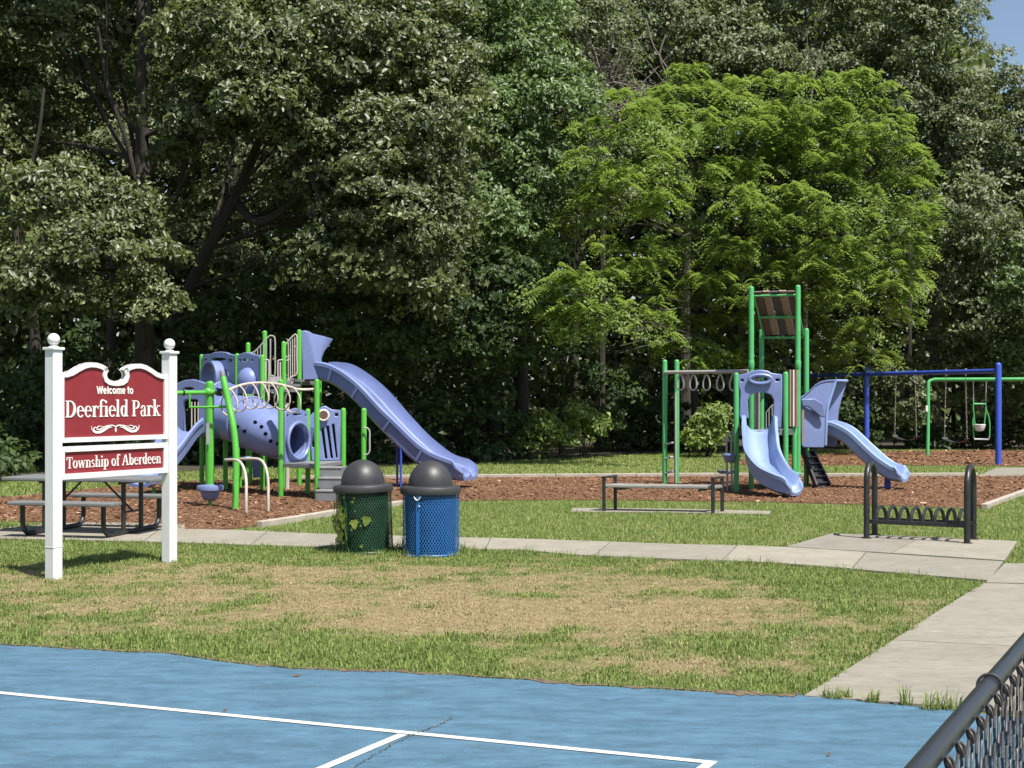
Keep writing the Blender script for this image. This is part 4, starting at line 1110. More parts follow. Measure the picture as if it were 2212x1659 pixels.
GL = {
 'D': (stem(.07, 0, CH) + [Ee(.26, .35, .36, .35, -90, 90, .145, .045), Rr(.17, 0, .27, .038), Rr(.17, CH - .038, .27, CH)], .66),
 'P': (stem(.07, 0, CH) + [Ee(.27, .515, .24, .185, -90, 90, .115, .036), Rr(.17, .33, .28, .366), Rr(.17, CH - .036, .28, CH)], .54),
 'T': ([Rr(.25, 0, .365, CH), Rr(.17, 0, .445, sH), Rr(.03, CH - .045, .585, CH), Ll(.05, CH - .18, .06, CH, .045), Ll(.565, CH - .18, .555, CH, .045)], .60),
 'A': ([Ll(.09, 0, .33, CH, .05), Ll(.56, 0, .35, CH, .135), Rr(.18, .22, .48, .258), Rr(.01, 0, .19, sH), Rr(.44, 0, .70, sH)], .69),
 'e': ([Ee(.24, .235, .215, .245, 20, 320, .105, .036, 26), Rr(.06, .25, .44, .288), Ee(.24, .235, .215, .245, 0, 30, .085, .04, 6)], .47),
 'r': (stem(.07, 0, XH, right=False) + [Ee(.28, .34, .13, .135, 45, 170, .06, .055, 12), MB and [(.33, .36), (.39, .34), (.40, .42), (.35, .455)]], .40),
 'f': ([Rr(.11, 0, .215, .58), Rr(.05, 0, .29, sH), Rr(.02, XH - .036, .33, XH), Ee(.28, .57, .17, .18, 50, 180, .105, .045, 14), [(.34, .66), (.41, .64), (.42, .70), (.37, .725)]], .36),
 'i': (stem(.07, 0, XH, right=False) + [Ee(.12, .635, .062, .062, 0, 360, .06, .06, 14)], .27),
 'l': (stem(.07, 0, AS, right=False), .27),
 'd': ([bowl_l(.24, .235, .20, .245), Rr(.36, 0, .46, AS), Rr(.29, AS - sH, .40, AS), Rr(.40, 0, .53, sH)], .54),
 'b': ([bowl_l(.30, .235, .20, .245), Rr(.07, .02, .17, AS), Rr(.01, AS - sH, .12, AS)], .53),
 'a': ([Rr(.26, .0, .36, .36), Ee(.215, .34, .145, .14, 0, 155, .09, .038, 14), Ee(.19, .13, .155, .145, 60, 300, .09, .036, 18), Rr(.34, 0, .45, sH), [(.06, .345), (.14, .33), (.15, .42), (.085, .43)]], .45),
 'k': (stem(.07, 0, AS, right=False) + [Ll(.17, .20, .38, XH, .045), Ll(.43, 0, .23, .29, .12), Rr(.29, XH - sH, .50, XH), Rr(.34, 0, .54, sH)], .54),
 'o': ([bowl_l(.24, .235, .225, .245)], .48),
 'w': ([Ll(.22, 0, .09, XH, .10), Ll(.24, 0, .37, XH, .04), Ll(.50, 0, .38, XH, .10), Ll(.52, 0, .64, XH, .04), Rr(.0, XH - sH, .19, XH), Rr(.56, XH - sH, .73, XH), Rr(.29, XH - sH, .46, XH)], .73),
 'n': (stem(.07, 0, XH, right=False) + [Rr(.36, 0, .46, .33), Rr(.31, 0, .52, sH), Ee(.27, .31, .19, .165, 0, 160, .10, .05, 14)], .55),
 'h': (stem(.07, 0, AS, right=False) + [Rr(.36, 0, .46, .33), Rr(.31, 0, .52, sH), Ee(.27, .31, .19, .165, 0, 160, .10, .05, 14)], .55),
 's': ([Ee(.19, .345, .145, .13, 20, 235, .075, .036, 16), Ee(.19, .125, .155, .13, -155, 70, .08, .036, 16), Ll(.27, .17, .11, .30, .10)], .38),
 'p': (stem(.07, -.21, XH, right=False) + [bowl_l(.30, .235, .20, .245)], .54),
 ' ': ([], .24)}
def serif(text, cx_, zb, width, cap, parent, yf, name='lettering', track=.0):
    xw = sum(GL[c][1] + track for c in text)
    sx = width / xw; sz = cap / CH
    m = MB(); x = cx_ - width / 2; c_ = 0
    for ch in text:
        for pl in GL[ch][0]:
            c_ += 1
            h = .005 + .0006 * (c_ % 5)
            m.plate([(x + p[0] * sx, yf, zb + p[1] * sz) for p in pl], (0, -h, 0))
        x += (GL[ch][1] + track) * sx
    return m.build(name, 'letter', parent, world=False, smooth=0)
mid = (x0 + x1) / 2
YF = -.0122
serif('Deerfield Park', mid - .01, 1.497, W_ * .885, .158, pans[0], YF)
serif('Township of Aberdeen', mid, 1.018, W_ * .885, .105, pans[1], YF)
SW_ = .135
SG = {'W': ([Ll(.26, 0, .08, CH, SW_), Ll(.28, 0, .43, CH * .95, SW_ * .8), Ll(.60, 0, .45, CH * .95, SW_ * .8), Ll(.62, 0, .80, CH, SW_)], .90),
 'e': ([Ee(.25, .26, .23, .27, 0, 325, SW_, .11, 24), Rr(.10, .21, .40, .31)], .51), 'l': ([Rr(.06, 0, .06 + SW_, .74)], .26), 'c': ([Ee(.25, .26, .23, .27, 40, 320, SW_, .12, 22)], .48),
 'o': ([Ee(.26, .26, .24, .27, 0, 360, SW_, .12, 26)], .53), 'm': ([Rr(.06, 0, .06 + SW_, .52), Rr(.33, 0, .33 + SW_, .36), Rr(.60, 0, .60 + SW_, .36), Ee(.295, .33, .17, .20, 0, 150, SW_, .11, 10), Ee(.565, .33, .17, .20, 0, 150, SW_, .11, 10)], .80),
 't': ([Rr(.10, .08, .10 + SW_, .68), Rr(.01, .41, .33, .52), Ee(.255, .12, .155, .12, 180, 280, SW_ * .95, .11, 8)], .36), ' ': ([], .22)}
GS_, GL = GL, SG
serif('Welcome to', mid - .005, 1.718, W_ * .345, .075, pans[0], YF)
GL = GS_
# scroll ornament
m = MB()
def swash(pts, w0, w1):
    P = cr(pts, 8); n = len(P)
    for sg in (-1, 1):
        Q = [Vector((mid + sg * p[0] * 1.02, YF - .003, 1.385 + p[1])) for p in P]
        v = []
        for i, q in enumerate(Q):
            t = (Q[min(i + 1, n - 1)] - Q[max(i - 1, 0)]).normalized(); nn = Vector((-t.z, 0, t.x))
            w = (w0 + (w1 - w0) * math.sin(math.pi * i / (n - 1))) / 2
            v += [q - nn * w, q + nn * w, q - nn * w + Vector((0, -.004, 0)), q + nn * w + Vector((0, -.004, 0))]
        f = []
        for i in range(n - 1):
            a_ = 4 * i; f += [(a_ + 2, a_ + 3, a_ + 7, a_ + 6), (a_, a_ + 2, a_ + 6, a_ + 4), (a_ + 1, a_ + 5, a_ + 7, a_ + 3)]
        m.add(v, f)
swash([(0, .0), (.01, .018), (.05, .028), (.10, .018), (.15, -.006), (.20, -.026), (.25, -.03), (.285, -.012), (.27, .012), (.245, .008)], .006, .016)
swash([(.05, .012), (.10, .002), (.15, -.022), (.21, -.040), (.27, -.036), (.305, -.008), (.315, .026)], .005, .012)
swash([(.09, .030), (.15, .016), (.20, -.006), (.245, -.004), (.22, .022), (.17, .022)], .004, .010)
swash([(0.004, .004), (.006, -.02), (.0, -.04)], .006, .010)
m.build('scroll_ornament', 'letter', pans[0], world=False, smooth=0)
# ------------------------------------------------------------------ picnic table
pc = gp(204, 1152)
pt = thing('picnic_table', 'grey picnic table with attached benches on bent black tube legs', 'picnic table', (pc.x, pc.y - .06, .019), R(-13))
TL = 2.0
for nm, y, z, w, L_, xo in (('table_top', 0, .665, .74, TL, -.03), ('bench_seat', -.70, .405, .26, 1.36, .02), ('bench_seat', .70, .405, .26, 1.36, .02)):
    b = MB().box((xo, y, z), (L_, w, .045)).build(nm, 'table_grey', pt, world=False, smooth=0, bevel=.012)
    if nm == 'table_top':
        for k_ in (-1, 0, 1):
            pass
for sx in (-1, 1):
    x = sx * .53
    m = MB()
    pts = [(x, -.70, .38)] + [(x, -.70, .18)] + [(x, -.70 + .15 * (1 - math.cos(a_)), .18 - .15 * math.sin(a_)) for a_ in (.4, .8, 1.2, 1.57)]
    pts += [(x, .55, .03)] + [(x, .70 - .15 * (1 - math.cos(a_)), .18 - .15 * math.sin(a_)) for a_ in (1.2, .8, .4)] + [(x, .70, .18), (x, .70, .38)]
    m.tube(pts, .03, 10)
    m.build('bench_leg', 'black_metal', pt, world=False)
    for y in (-.22, .22):
        MB().tube([(x, y, .03), (x, y, .642)], .029, 10).build('table_leg', 'black_metal', pt, world=False)
    MB().bar((x, -.32, .628), (x, .32, .628), .04, .03).build('cross_bar', 'black_metal', pt, world=False, smooth=0)
    MB().tube([(x - sx * .38, 0, .63), (x + sx * .0, 0, .28), ], .013, 8).build('brace', 'black_metal', pt, world=False)
    MB().tube([(x, -.22, .27), (x, .22, .27)], .013, 8).build('stretcher', 'black_metal', pt, world=False)

# ------------------------------------------------------------------ litter bins
def bin_(label, X, Y, mt, liner, tilt, strap_a, hgt=.675):
    b = gp(X, Y)
    root = thing('litter_bin', label, 'bin', b, group=None)
    root.rotation_euler = (0, R(tilt), 0)
    rad = .293; nc, nr = 60, 25
    cell = hgt / nr
    # expanded metal: diamonds of flat strands
    v, f = [], []
    def strand(a0, z0, a1, z1, w):
        p = [Vector((rad * math.cos(a_), rad * math.sin(a_), z)) for a_, z in ((a0, z0), (a1, z1))]
        t = (p[1] - p[0]).normalized(); o_ = Vector((math.cos((a0 + a1) / 2), math.sin((a0 + a1) / 2), 0))
        s_ = t.cross(o_) * w / 2; th = o_ * .004
        kk = len(v)
        v.extend([p[0] - s_ + th, p[0] + s_ + th, p[1] + s_ + th, p[1] - s_ + th, p[0] - s_ - th, p[0] + s_ - th, p[1] + s_ - th, p[1] - s_ - th])
        f.extend([(kk, kk + 1, kk + 2, kk + 3), (kk + 1, kk, kk + 4, kk + 5), (kk + 3, kk + 2, kk + 6, kk + 7)])
    da = 2 * math.pi / nc
    for j in range(nr):
        for i in range(nc):
            a0 = i * da; z0 = .02 + j * cell
            if j % 2: a0 += da / 2
            strand(a0, z0, a0 + da / 2, z0 + cell, .0072); strand(a0, z0, a0 - da / 2, z0 + cell, .0072)
    m = MB(); m.v = v; m.f = f
    o = m.build('mesh_side', mt, root, world=False, smooth=0); o['kind'] = 'stuff'
    for z in (.02, hgt - .005):
        m = MB(); m.tube([(rad * math.cos(a_), rad * math.sin(a_), z) for a_ in np.linspace(0, 2 * math.pi, 40, endpoint=False)], .011, 6, True)
        m.build('hoop', mt, root, world=False)
    for a_ in (strap_a, strap_a + 120, strap_a + 240):
        c_, s_ = math.cos(R(a_)), math.sin(R(a_))
        MB().box((c_ * (rad + .008), s_ * (rad + .008), hgt / 2), (.010, .036, hgt - .01), R(a_)).build('upright_strap', mt, root, world=False, smooth=0)
    MB().lathe([(.252, .03), (.265, .05), (.271, hgt - .03), (.26, hgt - .03)], 28).build('liner', liner, root, world=False)
    lid = MB().lathe([(.29, hgt - .012), (.321, hgt - .016), (.324, hgt - .008), (.324, hgt + .050), (.318, hgt + .058), (.25, hgt + .070), (.235, hgt + .070)], 44).build('lid', 'lid_plastic', root, world=False, smooth=50)
    R0 = .237
    MB().lathe([(R0, hgt + .07)] + [(max(.002, R0 * math.cos(a_)), hgt + .078 + R0 * 1.08 * math.sin(a_)) for a_ in np.linspace(0, 1.56, 18)], 44).build('dome', 'lid_plastic', lid, world=False, smooth=60)
    return root, rad, hgt
g1, rad, hg = bin_('dark green mesh litter bin with dome lid and yellow-green vine on its side', 789, 1193, 'can_green', 'liner_dark', -2.0, 235)
b1, _, _ = bin_('bright blue mesh litter bin with black dome lid', 930, 1199, 'can_blue', 'liner_blue', 0., 247)
# white clip under the blue bin's lid
m = MB(); a0 = R(247)
m.tube([((rad + .022) * math.cos(a0 + t * .12), (rad + .022) * math.sin(a0 + t * .12), hg - .02 - .05 * math.cos(t * 1.3) ** 1) for t in np.linspace(-1, 1, 9)], .007, 6)
m.build('bag_clip', 'white_vinyl', b1, world=False)
m = MB().ball(((rad + .02) * math.cos(R(251)), (rad + .02) * math.sin(R(251)), hg - .135), .011, 10).build('bolt', 'galv', b1, world=False)
# vine on the green bin
vb = gp(789, 1193); rv = g(77)
vine = thing('vine', 'yellow-green lobed vine leaves climbing the left side of the green bin', 'plant', vb)
def vleaf(p, out, s_):
    """three-lobed leaf"""
    out = Vector(out).normalized(); side = Vector((-out.y, out.x, 0)); up = Vector((0, 0, 1))
    dn = (-up * rv.uniform(.5, 1.) + side * rv.normal(0, .5)).normalized(); sd = out.cross(dn).normalized()
    prof = [(0, -.1), (.35, .05), (.55, .45), (.28, .42), (.16, 1.), (0, .75), (-.16, 1.), (-.28, .42), (-.55, .45), (-.35, .05)]
    prof = [(0, -.05), (.30, -.12), (.62, .25), (.30, .38), (.34, .62), (0, 1.05), (-.34, .62), (-.30, .38), (-.62, .25), (-.30, -.12)]
    v = [Vector(p) + sd * a_ * s_ + dn * b_ * s_ + out * (.10 * s_ - .25 * a_ * a_ * s_) for a_, b_ in prof]
    c_ = Vector(p) + dn * .35 * s_ + out * .02 * s_
    return v + [c_]
for k_ in range(46):
    if k_ < 24: a_ = R(rv.normal(218, 11)); z = rv.normal(.42, .10); s_ = rv.uniform(.05, .095)
    elif k_ < 40: a_ = R(rv.uniform(205, 270)); z = rv.uniform(.05, .62); s_ = rv.uniform(.018, .04)
    elif k_ == 40: a_ = R(282); z = .40; s_ = .10
    else: a_ = R(rv.normal(215, 12)); z = rv.uniform(.08, .25); s_ = rv.uniform(.03, .05)
    z = max(.05, z)
    o_ = Vector((math.cos(a_), math.sin(a_), .9 if k_ < 24 or k_ == 40 else .3)); rr_ = rad + rv.uniform(.01, .07 if k_ < 24 else .03)
    p = vb + Vector((math.cos(a_) * rr_, math.sin(a_) * rr_, z)) + Vector((-z * .035, 0, 0))
    V_ = vleaf(p, o_, s_)
    n_ = 10
    me = np_mesh('leaf', np.array([tuple(q - vb) for q in V_]), np.array([(i, (i + 1) % n_, n_) for i in range(n_)]), tint=np.full(11, rv.uniform(.6, 1.) if k_ < 24 or k_ == 40 else rv.uniform(.25, .8)))
    link('leaf', me, M['bush_leaf'], vine)
m = MB()
for s0 in range(3):
    m.tube([vb + Vector((math.cos(R(a_)) * (rad + .015) - z * .035, math.sin(R(a_)) * (rad + .015), z)) for a_, z in ((215 + 14 * s0, .01), (208 + 14 * s0, .18), (212 + 10 * s0, .34), (204 + 16 * s0, .5))], .004, 5)
m.build('stem', 'stem', vine)
# weeds around the bins
for lb, X, Y, n_, h_ in (('tall grass weeds at the foot of the green bin', 770, 1194, 40, .16), ('grass weeds at the foot of the blue bin', 900, 1201, 45, .15), ('grass weeds between the blue bin and the walkway', 968, 1200, 40, .13)):
    p = gp(X, Y); p.z = .004
    o = tuft('grass_tuft', lb, p, n_, h_, .10, RNG); o['group'] = 'grass weeds round the bins'

# ------------------------------------------------------------------ backless bench
f1, b1_, f2, b2_ = gp(1304.5, 1107.3), gp(1329, 1103.7), gp(1540, 1111.3), gp(1560, 1107.8)
bench = thing('bench', 'flat backless bench with pale seat between black square tube end frames', 'bench', (f1 + f2 + b1_ + b2_) / 4)
for a_, b_ in ((f1, b1_), (f2, b2_)):
    for p in (a_, b_):
        MB().bar(p, p + Vector((0, 0, .50)), .05, .05).build('leg', 'black_metal', bench, smooth=0, bevel=.005)
    MB().bar(a_ + Vector((0, 0, .515)) - (b_ - a_).normalized() * .03, b_ + Vector((0, 0, .515)) + (b_ - a_).normalized() * .03, .05, .028).build('arm_rest', 'black_metal', bench, smooth=0, bevel=.005)
ax = (f2 - f1).normalized(); 
for t0, t1 in ((.06, .36), (.40, .66), (.70, .98)):
    p, q = f1.lerp(b1_, (t0 + t1) / 2), f2.lerp(b2_, (t0 + t1) / 2)
    w_ = (b1_ - f1).length * (t1 - t0)
    MB().bar(p - ax * .02 + Vector((0, 0, .385)), q + ax * .02 + Vector((0, 0, .385)), w_, .045).build('seat_plank', 'bench_seat', bench, smooth=0, bevel=.01)
for t in (.12, .88):
    p, q = f1.lerp(f2, t), b1_.lerp(b2_, t)
    MB().bar(p + Vector((0, 0, .345)), q + Vector((0, 0, .345)), .04, .03).build('seat_support', 'black_metal', bench, smooth=0)
# ------------------------------------------------------------------ bike rack
lf, lb_, rf, rb_ = gp(1872, 1166.6), gp(1889.5, 1159.4), gp(2089, 1177.6), gp(2103, 1168.9)
rack = thing('bike_rack', 'black tubular bike rack with two tall end hoops and eight low arches', 'bike rack', (lf + lb_ + rf + rb_) / 4)
def arch(a_, b_, h, r, nm, par, n=9, zb=0.):
    a_, b_ = Vector(a_), Vector(b_); ra = (b_ - a_).length / 2; c_ = (a_ + b_) / 2; t = (b_ - a_).normalized()
    pts = [a_ + Vector((0, 0, zb))] + [c_ - t * ra * math.cos(q) + Vector((0, 0, h - ra + ra * math.sin(q))) for q in np.linspace(0, math.pi, 15)] + [b_ + Vector((0, 0, zb))]
    return MB().tube(pts, r, n).build(nm, 'black_metal', par)
Zc = Vector((0, 0, .022))
arch(lf + Zc, lb_ + Zc, .875, .036, 'end_hoop', rack, 12); arch(rf + Zc, rb_ + Zc, .86, .036, 'end_hoop', rack, 12)
for p in (lf, lb_, rf, rb_):
    MB().lathe([(.06, .022), (.06, .03), (.04, .034)], 18, (p.x, p.y, 0)).build('foot_plate', 'black_metal', rack)
for t in (.16, .84):
    p, q = lf.lerp(lb_, t), rf.lerp(rb_, t)
    MB().bar(p + Vector((0, 0, .215)), q + Vector((0, 0, .215)), .045, .05).build('rail', 'black_metal', rack, smooth=0, bevel=.006)
for i in range(8):
    t = (i + .8) / 8.5
    p, q = lf.lerp(rf, t - .02), lb_.lerp(rb_, min(1., t + .045))
    p, q = p.lerp(q, .16), p.lerp(q, .84)
    arch(p, q, .385, .020, 'wheel_arch', rack, 8, zb=.225)

# ------------------------------------------------------------------ chain-link fence at the court's edge
FA = Vector((.233, 1.5, 0)); FD = Vector((.4528, .8916, 0)).normalized(); FN = Vector((FD.y, -FD.x, 0))
fang = math.atan2(FD.y, FD.x)
fence = thing('chain_link_fence', 'black chain-link fence with round top rail in the lower right corner', 'fence', FA, fang)
ZR = 1.07; FLn = 6.2
MB().tube([(0, 0, ZR), (FLn, 0, ZR)], .0205, 20).build('top_rail', 'fence_black', fence, world=False)
for u in (-.02, 3.0, FLn):
    if u != 3.0:
        MB().post(u, 0, 0, ZR + .06, .030).build('fence_post', 'fence_black', fence, world=False)
s_ = .058; rw_ = .0031
def wire(kind):
    pts = []; zt = ZR - .012
    seq = 20
    yb = -.0275
    bend = .0035
    # knuckle at the top: the end folds over its neighbour
    e = 1 if kind == 0 else 0
    xr = s_ if kind == 0 else 0.
    sg = 1 if kind == 0 else -1
    pts += [(xr + sg * .010, yb - .010, zt - .010), (xr + sg * .0125, yb - .008, zt + .003), (xr + sg * .007, yb - .001, zt + .012), (xr - sg * .002, yb + .003, zt + .008), (xr - sg * .008, yb - .001, zt - .004)]
    ph = 0. if kind == 0 else math.pi
    per = .088
    pts = cr(pts, 3)
    for j in range(3, 110):
        q = j / 8 * 2 * math.pi
        z = zt - j / 8 * per
        c_ = math.cos(q + ph)
        # nearly straight flanks with tight bends where the wires hook
        x = s_ / 2 + s_ / 2 * (abs(c_) ** .8) * (1 if c_ > 0 else -1) * 1.04
        pts.append((x, yb + .0042 * c_, z))
    return MB().tube([Vector(p) for p in pts], rw_, 8).mesh('wire')
wm = [wire(0), wire(1)]
for w_m in wm: w_m.materials.append(M['wire_black'])
for k_ in range(101):
    o = bpy.data.objects.new('wire', wm[k_ % 2]); C.objects.link(o); o.parent = fence; o.location = (.35 + k_ * s_, 0, 0)
for u in (1.77, 2.58, 3.5):
    pts = [(u + .010 * math.sin(t * .7), math.cos(t) * .0248, ZR + math.sin(t) * .0248) for t in np.linspace(-.3, 3.5, 14)] + [(u, -.034, ZR - .035), (u + .004, -.030, ZR - .07)]
    MB().tube(pts, .0036, 8).build('tie_wire', 'black_rubber', fence, world=False)
# ------------------------------------------------------------------ left play structure
def xy(X, d): return Vector(((X - CX) / FL * d, d, 0))
def cpt(conv, x, y, d): return wp(*conv(x, y), d)
def slide_prof(w, h, lip=.05):
    a_ = w / 2
    return [(-a_ - lip, h), (-a_ - lip, h - .06), (-a_ - .03, h - .05), (-a_ - .015, .0), (-a_ + .07, -.05), (a_ - .07, -.05), (a_ + .015, 0), (a_ + .03, h - .05), (a_ + lip, h - .06), (a_ + lip, h),
            (a_ + .012, h + .02), (a_ - .015, h - .01), (a_ - .035, .10), (a_ - .11, .01), (0, -.008), (-a_ + .11, .01), (-a_ + .035, .10), (-a_ + .015, h - .01), (-a_ - .012, h + .02)]
def ring(m, c, rx, rz, axis, r, n=24, k=8):
    """closed loop of tube round centre c, facing along axis (horizontal)"""
    axis = Vector(axis).normalized(); s_ = axis.cross(Vector((0, 0, 1))).normalized()
    m.tube([Vector(c) + s_ * rx * math.cos(t) + Vector((0, 0, rz * math.sin(t))) for t in np.linspace(0, 2 * math.pi, n, endpoint=False)], r, k, True)
def posts(root, lst, mt, r=.044):
    out = []
    for X, Yt, d in lst:
        p = xy(X, d); zt = CAMH - (Yt - YH) / FL * d
        MB().post(p.x, p.y, -.05, zt, r).build('post', mt, root)
        out.append(p)
    return out
LP = thing('play_structure', 'left play structure with green posts, periwinkle tunnel and long double slide', 'play structure', xy(560, 25.5))
p1, p2, p3, p4, p5, p6, p7, p8, p9, p10, p11 = posts(LP, [(436, 765, 27.0), (512.5, 763, 25.9), (567, 766, 25.4), (536, 739.5, 26.8), (572, 714, 27.4), (613, 737, 25.9), (646.5, 711.7, 26.7),
    (606.6, 819.4, 23.7), (684.7, 818.7, 23.2), (665, 882.6, 24.4), (741.8, 881, 24.5)], 'green_metal')
p0 = xy(373, 25.4); pB = xy(449, 25.0)
for p, zt in ((p0, 1.95), (pB, 1.95), (xy(487, 25.6), 1.75), (xy(540, 27.6), 2.2), (xy(690, 27.9), 2.6)):
    MB().post(p.x, p.y, -.05, zt, .044).build('post', 'green_metal', LP)
def deck(name, pts, z, th=.07, mt='deck_grey', root=LP):
    MB().plate([Vector((p.x, p.y, z)) for p in pts], (0, 0, -th)).build(name, mt, root, smooth=0, bevel=.008)
deck('deck', [p8, p9, p11, p10], .58)
deck('deck', [p1, p2, p3, p4], 1.55)
deck('deck', [p6, p7, xy(690, 27.9), p5], 1.98)
deck('deck', [p0, pB, p2, p1], 1.04)
# upper panels
pa = panel('tunnel_panel', p1, p2, [(335, 285), (400, 280), (430, 266), (480, 260), (530, 266), (560, 281), (605, 288), (605, 520), (335, 520)],
      [rrect(348, 318, 378, 346, 6), ell(470, 320, 62, 15), rrect(545, 316, 582, 344, 6), ell(458, 450, 98, 66)], c2, .06, 'blue_plastic', LP)
cA = cpt(c2, 458, 470, 26.45); axs = Vector(((p2 - p1).y, -(p2 - p1).x, 0)).normalized()
m = MB()
nr = 26; ro, ri = .30, .265
for t_ in (0,):
    v = []; f = []
    prof = [(ri, -.06), (ro, -.06), (ro, .20), (ro + .02, .22), (ri, .22)]
    sd_ = (p2 - p1).normalized(); np_ = len(prof)
    for i in range(nr):
        a_ = 2 * math.pi * i / nr
        v += [cA + sd_ * r_ * math.cos(a_) + Vector((0, 0, r_ * math.sin(a_))) + axs * h_ for r_, h_ in prof]
    f = [(i * np_ + k_, i * np_ + (k_ + 1) % np_, ((i + 1) % nr) * np_ + (k_ + 1) % np_, ((i + 1) % nr) * np_ + k_) for i in range(nr) for k_ in range(np_)]
    m.add(v, f)
m.build('tunnel_rim', 'blue_plastic', pa)
pb = panel('bubble_panel', p2, p3, [(628, 292), (655, 276), (690, 266), (730, 272), (760, 284), (812, 292), (812, 610), (628, 610)],
      [rrect(640, 318, 658, 345, 5), ell(690, 328, 26, 13), rrect(740, 318, 762, 342, 5), ell(705, 500, 84, 102)], c2, .06, 'blue_plastic', LP)
cB = cpt(c2, 703, 500, 25.62); ax2 = Vector(((p3 - p2).y, -(p3 - p2).x, 0)).normalized(); sd2 = (p3 - p2).normalized()
m = MB(); v = []; f = []; nu, nv = 22, 7
for j in range(nv + 1):
    e = (math.pi / 2) * j / nv
    for i in range(nu):
        a_ = 2 * math.pi * i / nu
        v.append(cB + (sd2 * .235 * math.cos(a_) + Vector((0, 0, .235 * math.sin(a_)))) * max(.01, math.cos(e)) + ax2 * .16 * math.sin(e))
f = [(j * nu + i, j * nu + (i + 1) % nu, (j + 1) * nu + (i + 1) % nu, (j + 1) * nu + i) for j in range(nv) for i in range(nu)] + [tuple(nv * nu + i for i in range(nu))]
m.add(v, f); m.build('bubble', 'blue_plastic', pb, smooth=70)
# left slide with its arch panel
panel('slide_arch', p0, pB, [(20, 600), (50, 548), (115, 525), (180, 500), (250, 492), (310, 508), (365, 528), (365, 850), (355, 940), (305, 935), (303, 680), (285, 655), (190, 655), (168, 680), (178, 940), (60, 940), (40, 700)],
      [ell(215, 568, 46, 15)], c2, .06, 'blue_plastic', LP)
panel('tunnel_panel', pB, xy(511, 25.5), [(400, 545), (440, 520), (475, 505), (520, 510), (560, 528), (610, 545), (610, 640), (555, 660), (555, 975), (415, 980)], [ell(437, 570, 14, 10), ell(560, 570, 16, 10)], c2, .06, 'blue_plastic', LP)
path = [wp(409, 932, 25.0), wp(398, 945, 24.75), wp(368, 988, 24.3), wp(340, 1022, 23.95), wp(318, 1040, 23.7), wp(300, 1046, 23.45)]
MB().sweep([Vector(p) for p in cr([tuple(p) for p in path], 6)], slide_prof(.48, .24), lip=.2).build('slide', 'blue_plastic', LP, smooth=45)
MB().tube([xy(330, 24.) + Vector((.02, .02, .15)), xy(330, 24.) + Vector((0, 0, -.05))], .035, 10).build('slide_leg', 'green_metal', LP)
for X in (414, 421, 428):
    MB().tube([wp(X, 868, 26.2), wp(X, 935, 26.2)], .012, 8).build('guard_bar', 'beige_pipe', LP)
# the big crawl tube
tp_ = [cpt(c2, 428, 815, 25.55), cpt(c2, 560, 815, 25.25), cpt(c2, 715, 850, 24.85), cpt(c2, 860, 925, 24.45), cpt(c2, 985, 985, 24.2), cpt(c2, 1108, 1002, 24.06)]
tr_ = [.335, .40, .44, .415, .365, .31]
T4 = cr([(*p, r_) for p, r_ in zip(tp_, tr_)], 7)
m = MB(); P = [Vector(t[:3]) for t in T4]; rr_ = [t[3] for t in T4]
nseg = 32
m.tube(P, rr_, nseg); m.f = m.f[:-2]
tube = m.build('crawl_tube', 'blue_plastic', LP, smooth=60)
sol = tube.modifiers.new('wall', 'SOLIDIFY'); sol.thickness = .02; sol.offset = -1
# view ports cut through its wall
cuts = MB()
for x, y in ((765, 850), (818, 888), (852, 947), (895, 1007), (675, 925), (615, 888), (955, 1030)):
    q = cpt(c2, x, y, 24.4)
    dirv = (q - Vector((0, 0, CAMH))).normalized()
    cuts.tube([q - dirv * .75, q + dirv * .18], .034, 12)
inv = MATX[LP.name].inverted()
cm = cuts.mesh('cut', inv)
co_ = bpy.data.objects.new('cut', cm); C.objects.link(co_); co_.parent = LP
bo = tube.modifiers.new('ports', 'BOOLEAN'); bo.operation = 'DIFFERENCE'; bo.solver = 'EXACT'; bo.object = co_
me = eval_mesh(tube)
if len(me.polygons) > 300:
    tube.modifiers.clear(); tube.data = me
    me.polygons.foreach_set('use_smooth', [True] * len(me.polygons)); me.set_sharp_from_angle(angle=R(50))
else:
    tube.modifiers.remove(bo)
bpy.data.objects.remove(co_)
kk = len(P)
for i_ in (14,):
    t_ = (P[i_ + 1] - P[i_ - 1]).normalized()
    m = MB(); a_ = t_.cross(Vector((0, 0, 1))).normalized(); b_ = a_.cross(t_)
    m.tube([P[i_] + (a_ * math.cos(q) + b_ * math.sin(q)) * (rr_[i_] + .012) for q in np.linspace(0, 2 * math.pi, 36, endpoint=False)], .022, 8, True)
    m.build('tube_flange', 'blue_plastic', tube)
pe = panel('tunnel_panel', p8, p10, [(1006, 762), (1055, 748), (1100, 733), (1140, 744), (1192, 765), (1196, 1180), (1006, 1186)],
      [ell(1112, 1003, 72, 132, 26), ell(1104, 785, 38, 11), rrect(1018, 782, 1034, 808, 4), rrect(1172, 780, 1186, 804, 4)], c2, .06, 'blue_plastic', LP)
m = MB(); sdp = (p10 - p8).normalized(); axp = Vector((sdp.y, -sdp.x, 0)); cC = cpt(c2, 1112, 1003, 24.05)
for r_, off in ((.30, .045),):
    m.tube([cC + axp * off + sdp * r_ * 1.02 * math.cos(q) + Vector((0, 0, r_ * 1.02 * math.sin(q))) for q in np.linspace(0, 2 * math.pi, 30, endpoint=False)], .03, 8, True)
m.build('tunnel_rim', 'blue_plastic', pe)
